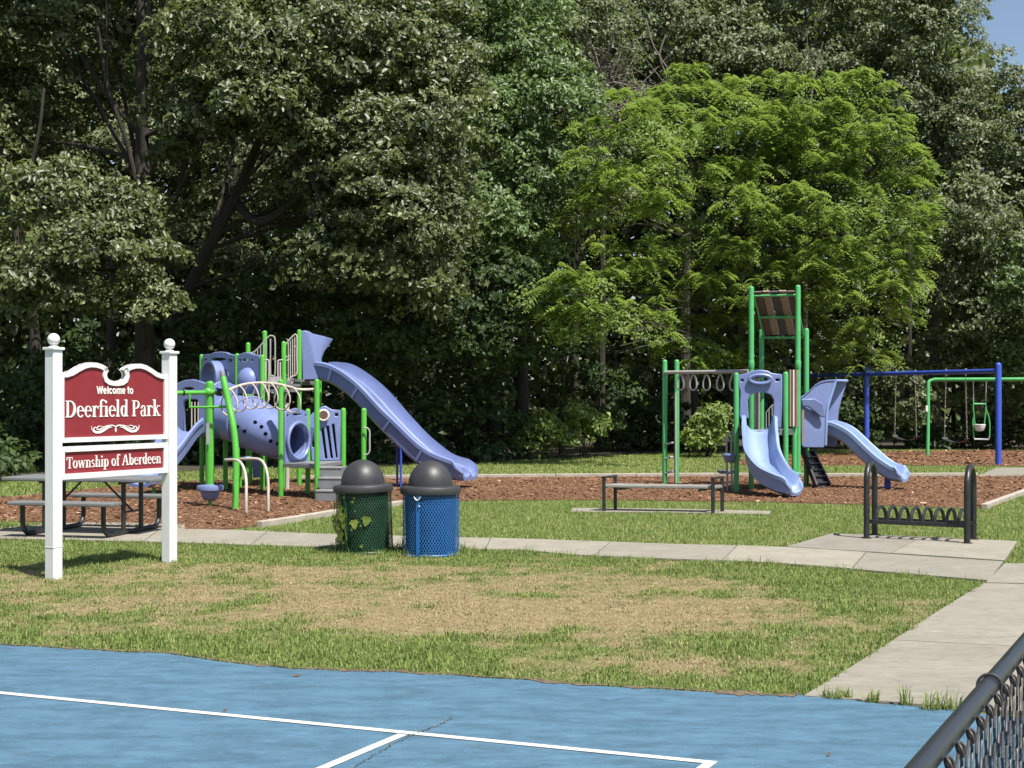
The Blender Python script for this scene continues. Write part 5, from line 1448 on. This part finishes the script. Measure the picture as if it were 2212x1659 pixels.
wpn = panel('activity_panel', p10, p11, [(135, 665), (160, 640), (200, 618), (222, 596), (245, 592), (268, 606), (290, 618), (348, 622), (348, 968), (150, 968)],
      [[(212, 742), (234, 738), (262, 958), (240, 960)], [(248, 728), (270, 724), (300, 954), (280, 958)], [(286, 716), (308, 712), (332, 948), (316, 954)], [(143, 742), (160, 742), (172, 880), (152, 880)], rrect(308, 640, 334, 664, 4)], c3, .055, 'blue_plastic', LP)
m = MB(); cW = cpt(c3, 231, 655, 24.38); sw_ = (p11 - p10).normalized(); aw = Vector((sw_.y, -sw_.x, 0))
m.tube([cW + aw * .03 + sw_ * .085 * math.cos(q) + Vector((0, 0, .085 * math.sin(q))) for q in np.linspace(0, 2 * math.pi, 20, endpoint=False)], .022, 8, True)
m.build('dial_ring', 'cream', wpn)
m = MB(); m.plate([cW + aw * .035 + sw_ * .075 * math.cos(q) + Vector((0, 0, .075 * math.sin(q))) for q in np.linspace(0, 2 * math.pi, 18, endpoint=False)], aw * .012)
m.build('dial', 'slat_brown', wpn)
# steps on the right
sd9 = (p11 - p9).normalized(); out9 = Vector((sd9.y, -sd9.x, 0))
c9 = (p9 + p11) / 2
for X, d, z0, z1, w_ in ((716, 23.35, .36, .54, .46), (726, 23.05, .20, .385, .52), (722, 22.75, .015, .20, .54)):
    q = xy(X, d)
    st_ = MB().box((q.x, q.y, (z0 + z1) / 2), (w_, .32, z1 - z0), R(-8)).build('step', 'deck_grey', LP, smooth=0, bevel=.012)
    MB().box((q.x - .02, q.y - .165, z1 - .012), (w_ * .96, .012, .02), R(-8)).build('step_nosing', 'grey_pipe', st_, smooth=0)
# railings beside the stair to the high deck
def rail(pts, d, r=.014, nm='handrail', mt='grey_pipe', root=LP, conv=c2):
    MB().tube([Vector(p) for p in cr([tuple(cpt(conv, x, y, d)) for x, y in pts], 4)], r, 8).build(nm, mt, root)
def balu(xs_, ytop, ybot, d, mt='grey_pipe', root=LP, conv=c2, r=.010):
    for i, x in enumerate(xs_):
        t = i / max(1, len(xs_) - 1)
        MB().tube([cpt(conv, x, ytop[0] + (ytop[1] - ytop[0]) * t, d), cpt(conv, x, ybot[0] + (ybot[1] - ybot[0]) * t, d)], r, 6).build('baluster', mt, root)
rail([(722, 270), (760, 258), (830, 185), (880, 130), (905, 126), (930, 150), (932, 300), (930, 450), (905, 458), (893, 440), (893, 150)], 26.9)
balu([760, 785, 810, 835, 860], (255, 160), (420, 420), 26.9)
rail([(1022, 200), (1060, 150), (1112, 120), (1114, 300), (1114, 440), (1070, 470), (1024, 520)], 26.3, mt='beige_pipe')
balu([1042, 1060, 1078, 1096], (180, 135), (505, 450), 26.3, 'beige_pipe')
rail([(845, 330), (868, 328), (880, 345), (880, 500), (880, 665)], 25.6, mt='beige_pipe')
rail([(850, 340), (850, 560)], 25.6, mt='beige_pipe')
rail([(1000, 328), (970, 330), (955, 350), (955, 490), (950, 560)], 25.7, mt='beige_pipe')
rail([(975, 345), (975, 500)], 25.7, mt='beige_pipe')
for x, y, d in ((1000, 500, 26.6), (960, 540, 26.2), (925, 585, 25.9)):
    q = cpt(c2, x, y, d); MB().box(q, (.75, .28, .05), R(-15)).build('stair_tread', 'deck_grey', LP, smooth=0)
MB().plate([cpt(c2, 890, 470, 26.4), cpt(c2, 935, 465, 26.4), cpt(c2, 1100, 480, 26.4), cpt(c2, 1060, 560, 26.2), cpt(c2, 900, 640, 26.0)], (0, .04, 0)).build('stair_stringer', 'deck_grey', LP, smooth=0)
# double slide
DS0 = [(27.25, 684, 815), (27.15, 703, 815), (26.98, 735, 822), (26.75, 785, 858), (26.5, 840, 918), (26.3, 895, 974), (26.15, 940, 1008), (26.05, 985, 1026), (25.95, 1016, 1030)]
P_ = [wp(X, Y, d) for d, X, Y in DS0]
w2 = .36
one = slide_prof(w2, .30)
a_ = w2 / 2 + .012; h = .28
lane = lambda s0: None
prof = [(-2 * a_ - .05, h), (-2 * a_ - .05, h - .06), (-2 * a_ - .025, h - .05), (-2 * a_, 0), (-2 * a_ + .08, -.06), (2 * a_ - .08, -.06), (2 * a_, 0), (2 * a_ + .025, h - .05), (2 * a_ + .05, h - .06), (2 * a_ + .05, h), (2 * a_ + .0, h + .02),
        (2 * a_ - .03, .10), (2 * a_ - .11, .01), (a_, -.008), (.10, .01), (.035, .09), (.018, h - .08), (0, h - .065), (-.018, h - .08), (-.035, .09), (-.10, .01), (-a_, -.008), (-2 * a_ + .11, .01), (-2 * a_ + .03, .10), (-2 * a_, h + .02)]
MB().sweep([Vector(p) for p in cr([tuple(p) for p in P_], 6)], prof, lip=.13).build('double_slide', 'blue_plastic', LP, smooth=45)
Q = cr([tuple(p) for p in P_], 6)
for t_ in (12, 18, 25, 33):
    q = Vector(Q[t_]); tt = (Vector(Q[t_ + 1]) - Vector(Q[t_ - 1])).normalized(); sa_ = tt.cross(Vector((0, 0, 1))).normalized(); ub = sa_.cross(tt)
    for sg in (-1, 1):
        MB().bar(q + sa_ * sg * (2 * a_ + .02) + ub * .0, q + sa_ * sg * (2 * a_ + .04) + ub * (h - .07), .02, .05, tt).build('slide_rib', 'blue_plastic', LP, smooth=0)
for X, d in ((858, 26.4), (866, 26.0)):
    q = xy(X, d); MB().tube([q, Vector((q.x, q.y, .98 if d > 26.2 else .95))], .022, 8).build('slide_leg', 'swing_blue', LP)
# hood of the double slide: near wing, its flare and the far wing
for off, sc in ((0, 1.), (.95, .96)):
    dd = 26.75 + off
    A_ = [(1150, 85), (1175, 80), (1200, 84), (1222, 170), (1250, 290), (1285, 420), (1300, 490), (1160, 496)]
    MB().plate([cpt(c2, x, y, dd) for x, y in A_], (.0, .05, 0)).build('hood_wing', 'blue_plastic', LP, bevel=.015)
    B_ = [(1200, 84, 0), (1240, 108, .05), (1330, 128, .16), (1408, 152, .28), (1372, 205, .24), (1335, 255, .18), (1313, 310, .13), (1305, 380, .09), (1312, 440, .07), (1326, 492, .06), (1300, 490, 0), (1285, 420, 0), (1250, 290, 0), (1222, 170, 0)]
    MB().plate([cpt(c2, x, y, dd + e) for x, y, e in B_], (.02, .04, 0)).build('hood_flare', 'blue_plastic', LP, bevel=.012)
MB().tube([cpt(c2, 1190, 100, 26.8), cpt(c2, 1195, 104, 27.7)], .035, 10).build('hood_bar', 'blue_plastic', LP)
# ring climber
rl = [(492, 600, 21.5), (550, 575, 21.7), (650, 538, 22.0), (750, 522, 22.3), (850, 520, 22.6), (950, 530, 22.85), (1050, 552, 23.05), (1120, 573, 23.15), (1200, 576, 23.2), (1265, 572, 23.22)]
RP = [Vector(p) for p in cr([tuple(cpt(c2, *q)) for q in rl], 5)]
MB().tube(RP, .022, 10).build('ring_rail', 'beige_pipe', LP)
for i, x in enumerate((545, 632, 722, 812, 900, 990, 1080)):
    t_ = min(RP, key=lambda p: abs(((p.x / p.y * FL + CX) - 353.9) / .25784 - x))
    ax_ = Vector((.75, -.65, 0)).normalized()
    m = MB()
    pts = [t_ + ax_ * (.15 * math.sin(q) ** 1 * (1 if math.sin(q) > 0 else 1) * (math.sin(q / 2) ** .8)) + Vector((.05 * math.sin(q), 0, -.20 + .20 * math.cos(q))) for q in np.linspace(0, 2 * math.pi, 24, endpoint=False)]
    m.tube(pts, .012, 7, True); m.build('climbing_ring', 'beige_pipe', LP)
q0 = [(497, 475, 21.5), (515, 560, 21.45), (545, 700, 21.4), (578, 860, 21.3), (600, 1040, 21.25), (606, 1200, 21.2), (603, 1400, 21.15), (598, 1600, 21.1)]
cpts = [Vector(p) for p in cr([tuple(cpt(c2, *q)) for q in q0], 4)]
MB().tube(cpts, .049, 14).build('leaning_post', 'green_metal', LP)
MB().tube([cpts[0] + Vector((-.02, 0, .11)), cpts[0] + Vector((-.018, 0, .09)), cpts[0] + Vector((0, 0, -.01))], [.025, .04, .043], 12).build('post_cap', 'deck_grey', LP)
for leg in ([(515, 1165, 21.2), (600, 1165, 21.0), (645, 1190, 20.9), (675, 1250, 20.7), (690, 1340, 20.5), (690, 1480, 20.4), (690, 1640, 20.4)], [(600, 1162, 21.4), (700, 1155, 21.2), (790, 1158, 21.1), (835, 1190, 21.0), (862, 1260, 20.9), (874, 1350, 20.85), (875, 1480, 20.8), (875, 1620, 20.8)]):
    MB().tube([Vector(p) for p in cr([tuple(cpt(c2, *q)) for q in leg], 4)], .021, 9).build('step_arch', 'beige_pipe', LP)
q = xy(620.5, 25.4); MB().tube([q, Vector((q.x, q.y, 1.56))], .04, 12).build('support_pole', 'beige_pipe', LP)
# low blue things under the decks
MB().plate([cpt(c2, 740, 1150, 27.2), cpt(c2, 820, 1150, 27.2), cpt(c2, 825, 1310, 27.2), cpt(c2, 745, 1315, 27.2)], (0, .05, 0)).build('play_panel', 'blue_plastic', LP, smooth=0)
MB().lathe([(.02, .5), (.20, .51), (.22, .55), (.20, .58), (.02, .58)], 20, cpt(c2, 640, 1255, 26.2) * Vector((1, 1, 0)) if False else (cpt(c2, 640, 1255, 26.2).x, 26.2, 0)).build('step_disc', 'pale_blue_plastic', LP)
q = xy(519, 26.2); MB().tube([q, Vector((q.x, q.y, .52))], .03, 10).build('disc_stem', 'green_metal', LP)

# spinner with its dish seat
sp = xy(454, 21.7)
spin = thing('spinner', 'green post spinner with crossbar, hanging handle and round blue dish seat', 'spinner', sp)
MB().post(sp.x, sp.y, .30, 1.93, .060).build('post', 'green_metal', spin)
MB().tube([(sp.x, sp.y, -.05), (sp.x, sp.y, .34)], .034, 12).build('axle', 'green_metal', spin)
MB().lathe([(.05, .10), (.10, .12), (.14, .19), (.145, .23), (.20, .26), (.205, .30), (.195, .33), (.07, .345), (.03, .36)], 30, (sp.x, sp.y, 0)).build('dish_seat', 'blue_plastic', spin, smooth=50)
q = cpt(c2, 375, 597, 21.68); MB().ball(q, .075, 16).build('joint', 'green_metal', spin)
MB().tube([wp(366, 849, 21.5), wp(445, 848, 21.65), cpt(c2, 430, 600, 21.66), cpt(c2, 520, 600, 21.7)], .036, 10).build('crossbar', 'green_metal', spin)
MB().tube([cpt(c2, 160, 597, 21.55), cpt(c2, 172, 598, 21.56)], .055, 12).build('clamp', 'black_rubber', spin)
MB().tube([cpt(c2, 445, 595, 21.6), cpt(c2, 490, 600, 21.6)], .058, 12).build('clamp', 'black_rubber', spin)
MB().tube([cpt(c2, 217, 610, 21.5), cpt(c2, 217, 724, 21.5), cpt(c2, 380, 722, 21.5), cpt(c2, 530, 719, 21.55)], .019, 8).build('handle_bar', 'green_metal', spin)
MB().bar(cpt(c2, 369, 845, 21.6), cpt(c2, 371, 1035, 21.6), .05, .012, (0, 1, 0)).build('label_strip', 'galv', spin, smooth=0)
# handle post by the slide
hp = xy(786, 24.6)
hpost = thing('handle_post', 'single green post with grey loop handle beside the long slide', 'post', hp)
MB().post(hp.x, hp.y, -.05, 1.49, .048).build('post', 'green_metal', hpost)
MB().tube([Vector(p) for p in cr([tuple(cpt(c3, x, y, 24.5)) for x, y in ((512, 742), (538, 746), (552, 770), (552, 830), (552, 900), (538, 926), (512, 930))], 4)], .014, 8).build('handle', 'grey_pipe', hpost)

# ------------------------------------------------------------------ right play structure
RP_ = thing('play_structure', 'right play structure with tilted slat roof, curved pale blue slide and ring beam', 'play structure', xy(1660, 25.8))
m1, m2, a1, a2, a3, a4, s1, s2, s3 = posts(RP_, [(1436, 776.5, 27.3), (1462, 776.5, 27.35), (1623, 618, 25.6), (1723.7, 615.3, 25.5), (1645, 711, 26.6), (1742, 708.7, 26.4), (1590.5, 804.5, 25.05), (1697, 803, 24.95), (1716, 805, 25.3)], 'sea_green_metal', .048)
for p in (a1, a2):
    z = CAMH - (589.8 + 615 * .31116 - YH) / FL * p.y
    MB().lathe([(.048, z - .14), (.056, z - .12), (.056, z), (.048, z + .02)], 14, (p.x, p.y, 0)).build('collar', 'sea_green_metal', RP_)
deck('deck', [s1, s2, s3, a2, a4, a3, a1], 1.085, .08, root=RP_)
panel('slide_arch', s1, s2, [(672, 708), (735, 697), (765, 682), (815, 674), (872, 680), (902, 697), (972, 706), (972, 900), (968, 1072), (918, 1076), (908, 1010), (916, 975), (918, 880), (900, 845), (860, 828), (790, 828), (752, 845), (735, 880), (738, 975), (742, 1004), (688, 1012), (680, 990), (686, 820), (672, 780)],
      [ell(825, 737, 52, 17), rrect(684, 735, 708, 756, 4), rrect(926, 732, 958, 754, 4)], c4, .07, 'blue_plastic', RP_, .015)
m = MB(); su = (s2 - s1).normalized(); sn = Vector((su.y, -su.x, 0)); cE = cpt(c4, 825, 737, 24.95)
m.tube([cE + sn * .03 + su * .19 * math.cos(q) + Vector((0, 0, .075 * math.sin(q))) for q in np.linspace(0, 2 * math.pi, 28, endpoint=False)], .030, 8, True)
m.build('window_rim', 'blue_plastic', RP_)
# curved slide
cs = [(4.36, 25.12, 1.12), (4.35, 25.0, 1.08), (4.29, 24.62, .82), (4.27, 24.28, .52), (4.36, 23.97, .29), (4.55, 23.74, .165), (4.74, 23.62, .135)]
cs = [(4.355, 25.12, 1.10), (4.35, 24.98, 1.06), (4.30, 24.62, .80), (4.28, 24.28, .50), (4.37, 23.97, .26), (4.56, 23.70, .13), (4.72, 23.58, .09)]
sl = MB().sweep([Vector(p) for p in cr(cs, 7)], slide_prof(.50, .26, .06), lip=.17).build('curved_slide', 'pale_blue_plastic', RP_, smooth=45)
# side panel of upright slats
for k_ in range(5):
    t = k_ / 4
    p = s2.lerp(s3, .12 + .76 * t) + Vector((.05, -.03, 0))
    MB().box((p.x, p.y, 1.66), (.024, .055, 1.0), .2).build('slat', ('slat_tan', 'slat_brown', 'cream', 'slat_brown', 'slat_tan')[k_], RP_, smooth=0)
for k_ in range(4):
    t = k_ / 3
    p = cpt(c4, 772 + 40 * t, 950, 26.3)
    MB().box((p.x, p.y, 1.55), (.04, .05, .95), 0).build('slat', ('slat_tan', 'grey_pipe')[k_ % 2], RP_, smooth=0)
for k_ in range(3):
    p = s3.lerp(a2, .2 + .3 * k_) 
    MB().box((p.x + .02, p.y + .05, 1.58), (.025, .05, .95), .2).build('slat', ('slat_tan', 'slat_brown', 'slat_tan')[k_], RP_, smooth=0)
rail([(860, 970), (900, 925), (935, 905)], 26.9, root=RP_, conv=c4)
balu([864, 884, 905], (965, 920), (1085, 1085), 26.9, root=RP_, conv=c4)
# tilted roof
TLc, TRc, BRc, BLc = cpt(c4, 782, 148, 25.6), cpt(c4, 1068, 143, 25.5), cpt(c4, 1125, 435, 26.45), cpt(c4, 850, 435, 26.6)
for a_, b_ in ((cpt(c4, 762, 145, 25.6), cpt(c4, 1085, 138, 25.5)), (BLc, BRc), (TLc, BLc), (TRc, BRc), ((TLc + BLc) / 2, (TRc + BRc) / 2)):
    dz = Vector((0, 0, -.035))
    MB().tube([a_ + dz, b_ + dz], .024 if a_ is not TLc else .02, 8).build('roof_frame', 'sea_green_metal', RP_)
nrm = (TRc - TLc).cross(BLc - TLc).normalized()
if nrm.z < 0: nrm = -nrm
for k_ in range(5):
    t0, t1 = k_ / 5 + .012, (k_ + 1) / 5 - .012
    q = [TLc.lerp(TRc, t0), TLc.lerp(TRc, t1), BLc.lerp(BRc, t1), BLc.lerp(BRc, t0)]
    ext = (q[0] - q[3]).normalized() * .06
    q[0] += ext; q[1] += ext
    MB().plate([p + nrm * (.004 + .012 * (k_ % 2)) for p in q], nrm * .022).build('roof_slat', ('slat_brown', 'slat_tan', 'slat_dark', 'slat_tan', 'slat_brown')[k_], RP_, smooth=0)
# ring beam and its ladder
bm0, bm1 = cpt(c4, 165, 690, 27.25), cpt(c4, 740, 682, 25.75)
MB().tube([bm0, bm1], .036, 10).build('ring_beam', 'grey_pipe', RP_)
for x in (268, 358, 450, 545, 635):
    t = (x - 165) / 575; p = bm0.lerp(bm1, t * (.97)); p = Vector((p.x, p.y, p.z - .03))
    p = cpt(c4, x, 692, bm0.y + (bm1.y - bm0.y) * t)
    ax_ = Vector((.95, -.1, 0)).normalized()
    MB().tube([p + ax_ * (.085 * math.sin(q) * math.sin(q / 2) ** 1.2) + Vector((0, 0, -.165 + .165 * math.cos(q))) for q in np.linspace(0, 2 * math.pi, 24, endpoint=False)], .017, 8, True).build('hand_ring', 'grey_pipe', RP_)
for y in (1180, 1278, 1380):
    MB().tube([cpt(c4, 165, y + 8, 27.25), cpt(c4, 240, y - 6, 27.3)], .02, 8).build('ladder_rung', 'grey_pipe', RP_)
MB().tube([cpt(c4, 239, 828, 27.25), cpt(c4, 236, 850, 27.24), Vector((cpt(c4, 238, 1460, 27.25).x, 27.25, 0))], .02, 8).build('ladder_rail', 'grey_pipe', RP_)
# left climbing rails and foot pods
for x0_, dd in ((590, 25.2), (622, 25.5)):
    pl = [(x0_ + 48, 1102), (x0_ + 18, 1115), (x0_ + 2, 1150), (x0_, 1200), (x0_, 1300), (x0_ + 4, 1400), (x0_ + 6, 1515)]
    MB().tube([Vector(p) for p in cr([tuple(cpt(c4, x, y, dd)) for x, y in pl], 4)], .018, 8).build('climber_rail', 'grey_pipe', RP_)
for y in (1170, 1395, 1480):
    MB().tube([cpt(c4, 590, y, 25.2), cpt(c4, 624, y - 8, 25.5)], .016, 8).build('climber_rung', 'grey_pipe', RP_)
for x, y, d in ((606, 1272, 25.0), (640, 1280, 25.35)):
    q = cpt(c4, x, y, d)
    MB().lathe([(.05, -.10), (.08, -.08), (.10, -.02), (.125, .02), (.12, .045), (.02, .05)], 18, q).build('foot_pod', 'blue_plastic', RP_)
q = cpt(c4, 598, 1378, 26.0); MB().box(q, (.34, .42, .06)).build('step', 'deck_grey', RP_, smooth=0, bevel=.01)
# hooded slide on the right
near = [(1108, 868), (1140, 848), (1175, 818), (1210, 782), (1250, 760), (1300, 750), (1345, 750), (1335, 790), (1312, 860), (1292, 930), (1283, 1000), (1280, 1100), (1276, 1195), (1262, 1213), (1125, 1211), (1110, 1195)]
nd = lambda x: 25.75 + (x - 1100) / 250 * .18
NP = [cpt(c4, x, y, nd(x)) for x, y in near]
wv = Vector((.36, .62, 0))
FP = [p + wv for p in NP]
MB().plate(NP, (-.01, .04, 0)).build('hood_wall', 'blue_plastic', RP_, bevel=.012)
MB().plate(FP, (-.01, .04, 0)).build('hood_wall', 'blue_plastic', RP_, bevel=.012)
m = MB(); n_ = 7
v = []
for i in range(n_):
    for e in (0, .028):
        v += [NP[i] + Vector((0, 0, e)) - wv * .03, FP[i] + Vector((0, 0, e)) + wv * .1]
f = []
for i in range(n_ - 1):
    b_ = 4 * i
    f += [(b_, b_ + 1, b_ + 5, b_ + 4), (b_ + 2, b_ + 6, b_ + 7, b_ + 3), (b_, b_ + 4, b_ + 6, b_ + 2), (b_ + 1, b_ + 3, b_ + 7, b_ + 5)]
b_ = 4 * (n_ - 1); f += [(0, 2, 3, 1), (b_, b_ + 1, b_ + 3, b_ + 2)]
m.add(v, f); m.build('hood_roof', 'blue_plastic', RP_, smooth=60)
MB().tube([Vector(p) for p in cr([tuple(p) for p in NP[6:13]], 4)], .026, 8).build('hood_rim', 'pale_blue_plastic', RP_)
MB().tube([NP[6] + Vector((0, 0, .01)), FP[6] + Vector((0, 0, .01))] , .026, 8).build('hood_rim', 'pale_blue_plastic', RP_)
MB().plate([cpt(c4, 1108, 876, 25.66), cpt(c4, 1200, 872, 25.64), cpt(c4, 1262, 905, 25.72), cpt(c4, 1278, 1004, 25.75), cpt(c4, 1240, 996, 25.72), cpt(c4, 1160, 930, 25.68), cpt(c4, 1112, 925, 25.68)], (0, .06, 0)).build('hood_shoulder', 'blue_plastic', RP_, bevel=.02)
MB().bar(cpt(c4, 1119, 950, 25.6), cpt(c4, 1121, 1178, 25.6), .04, .02, (0, 1, 0)).build('slat', 'slat_tan', RP_, smooth=0)
mid_ = wv * .5
hs = [(5.78, 26.32, 1.03), (5.95, 26.22, 1.0), (6.13, 26.1, .90), (6.38, 25.95, .64), (6.62, 25.80, .40), (6.82, 25.68, .26), (6.95, 25.58, .215), (7.06, 25.5, .205)]
MB().sweep([Vector(p) for p in cr(hs, 7)], slide_prof(.42, .21, .055), lip=.15).build('straight_slide', 'pale_blue_plastic', RP_, smooth=45)
q = gp(1917, 1056.5); MB().bar(q, Vector((q.x, q.y, .20)), .11, .05).build('slide_foot', 'swing_blue', RP_, smooth=0, bevel=.01)
MB().box((q.x, q.y, .025), (.22, .14, .02)).build('slide_foot', 'swing_blue', RP_, smooth=0)
# black moulded climber leaning on the deck
cl = [cpt(c4, 1108, 1210, 26.35), cpt(c4, 1172, 1210, 26.75), cpt(c4, 1302, 1475, 26.3), cpt(c4, 1212, 1480, 25.9)]
th = Vector((.05, .02, -.06))
MB().bar(cl[0], cl[3], .05, .10).build('climber_side', 'black_rubber', RP_, smooth=0, bevel=.01)
MB().bar(cl[1], cl[2], .05, .10).build('climber_side', 'black_rubber', RP_, smooth=0, bevel=.01)
for k_ in range(6):
    t = (k_ + .5) / 6
    MB().bar(cl[0].lerp(cl[3], t), cl[1].lerp(cl[2], t), .10, .03).build('climber_rung', 'black_rubber', RP_, smooth=0, bevel=.008)
MB().plate([p + th for p in cl], th * .3).build('climber_back', 'black_rubber', RP_, smooth=0)
MB().tube([Vector((s2.x, s2.y, .30)), Vector((a2.x + .03, a2.y, .30))], .036, 10).build('tie_bar', 'sea_green_metal', RP_)

# ------------------------------------------------------------------ blue swing frame
S1, S2 = xy(1872, 40.2), xy(2156.6, 34.9)
sdv = (S2 - S1); S0 = S1 - sdv
sw = thing('swing_frame', 'blue steel swing frame with single posts and long top beam', 'swing frame', S1)
for p in (S0, S1, S2):
    MB().post(p.x, p.y, -.05, 2.52, .075).build('post', 'swing_blue', sw)
Zb = Vector((0, 0, 2.31))
MB().tube([S0 + Zb, S2 + Zb], .06, 14).build('top_beam', 'swing_blue', sw)
def on_beam(x):
    X = 1695.8 + x * .23333
    k0 = (X - CX) / FL
    # intersection of the sight line with the beam line in plan
    t = (S1.x - k0 * S1.y) / (k0 * sdv.y - sdv.x)
    return S1 + sdv * t
def belt_swing(xa, xb, label, seat_z=.52):
    pa_, pb_ = on_beam(xa), on_beam(xb)
    root = thing('belt_swing', label, 'swing', (pa_ + pb_) / 2, group='belt swings on the blue frame')
    ax_ = (pb_ - pa_).normalized(); L_ = (pb_ - pa_).length
    for p, e in ((pa_, -.06), (pb_, .06)):
        MB().tube([p + Vector((0, 0, 2.395)), p + Vector((0, 0, 2.22))], .03, 8).build('hanger', 'galv', root)
        m = MB()
        top_, bot = p + Vector((0, 0, 2.22)), p + ax_ * e + Vector((0, 0, seat_z + .08))
        n_ = 26
        for k_ in range(n_):
            q0_, q1_ = top_.lerp(bot, k_ / n_), top_.lerp(bot, (k_ + 1.25) / n_)
            s__ = ax_ if k_ % 2 else Vector((-ax_.y, ax_.x, 0))
            m.tube([q0_, q0_.lerp(q1_, .25) + s__ * .012, q0_.lerp(q1_, .75) + s__ * .012, q1_, q0_.lerp(q1_, .75) - s__ * .012, q0_.lerp(q1_, .25) - s__ * .012], .005, 4, True)
        m.build('chain', 'chain', root)
    pts = [pa_ + ax_ * (-.06) + Vector((0, 0, seat_z + .09)), pa_ + ax_ * .02 + Vector((0, 0, seat_z + .03)), (pa_ + pb_) / 2 + Vector((0, 0, seat_z - .03)), pb_ - ax_ * .02 + Vector((0, 0, seat_z + .03)), pb_ + ax_ * .06 + Vector((0, 0, seat_z + .09))]
    pts = [Vector(p) for p in cr([tuple(p) for p in pts], 4)]
    s__ = Vector((-ax_.y, ax_.x, 0)) * .08
    m = MB(); m.v = [p + k_ for p in pts for k_ in (-s__, s__, s__ + Vector((0, 0, .018)), -s__ + Vector((0, 0, .018)))]
    m.f = [(4 * i + a_, 4 * i + (a_ + 1) % 4, 4 * i + 4 + (a_ + 1) % 4, 4 * i + 4 + a_) for i in range(len(pts) - 1) for a_ in range(4)] + [(3, 2, 1, 0), tuple(4 * (len(pts) - 1) + a_ for a_ in range(4))]
    m.build('belt_seat', 'black_rubber', root)
belt_swing(1028, 1205, 'belt swing hanging between the blue post and the green swing leg')
belt_swing(1490, 1672, 'belt swing hanging right of the green swing leg beside the white seat')
belt_swing(310, 470, 'belt swing mostly hidden behind the blue slide hood')
# ------------------------------------------------------------------ green swing frame
Gd = 40.6
gA, gB = xy(2005, Gd), xy(2360, Gd - 1.2)
gs = thing('swing_frame', 'green bent-tube swing frame cut off by the right edge', 'swing frame', gA)
zt = CAMH - (820 - YH) / FL * Gd
for p, q in ((gA, gB), (gB, gA)):
    inn = (q - p).normalized(); sd_ = Vector((-inn.y, inn.x, 0))
    for e in (-.42, .38):
        pts = [p + sd_ * e - inn * .02 + Vector((0, 0, -.05)), p + sd_ * e * .55 + Vector((0, 0, zt * .5)), p + sd_ * e * .2 + Vector((0, 0, zt - .18)), p + sd_ * e * .08 + inn * .05 + Vector((0, 0, zt - .04)), p + inn * .18 + Vector((0, 0, zt))]
        MB().tube([Vector(x) for x in cr([tuple(x) for x in pts], 4)], .048, 10).build('leg', 'sea_green_metal', gs)
MB().tube([gA + (gB - gA).normalized() * .15 + Vector((0, 0, zt)), gB - (gB - gA).normalized() * .15 + Vector((0, 0, zt))], .055, 12).build('top_beam', 'sea_green_metal', gs)
q = cpt(c6, 1313, 622, 40.1); MB().box(q, (.06, .02, .17)).build('label_plate', 'white_vinyl', gs, smooth=0)
# two-seat swing on the green frame
def e6(x, y, d=40.35): return cpt(c6, x, y, d)
es = thing('two_seat_swing', 'green framed two-seat swing with white bucket seat on chains', 'swing', e6(1820, 905) * Vector((1, 1, 0)) if False else (e6(1820, 905).x, 40.35, .3))
for a_, b_ in (((1742, 378), (1745, 560)), ((1862, 376), (1858, 560))):
    MB().tube([e6(*a_), e6(*b_)], .016, 6).build('chain', 'galv', es)
    MB().tube([e6(a_[0], a_[1] - 12), e6(*a_)], .03, 8).build('hanger', 'galv', es)
MB().tube([e6(1742, 580), e6(1862, 580)], .028, 8).build('cross_bar', 'sea_green_metal', es)
for pl in ([(1745, 555), (1742, 620), (1750, 690), (1738, 740), (1742, 800), (1748, 890)], [(1858, 555), (1862, 630), (1886, 700), (1895, 780), (1893, 880)], [(1860, 600), (1852, 700), (1845, 770)], [(1748, 700), (1760, 780), (1770, 800)]):
    MB().tube([Vector(p) for p in cr([tuple(e6(*q)) for q in pl], 4)], .02, 8).build('side_bar', 'sea_green_metal', es)
MB().tube([e6(1748, 885), e6(1752, 905), e6(1885, 908), e6(1893, 880)], .024, 8).build('lower_seat', 'galv', es)
q = e6(1800, 800)
MB().lathe([(.04, -.10), (.11, -.08), (.15, 0), (.17, .09), (.165, .10), (.13, .0), (.08, -.05), (.02, -.06)], 18, q).build('bucket_seat', 'white_vinyl', es)
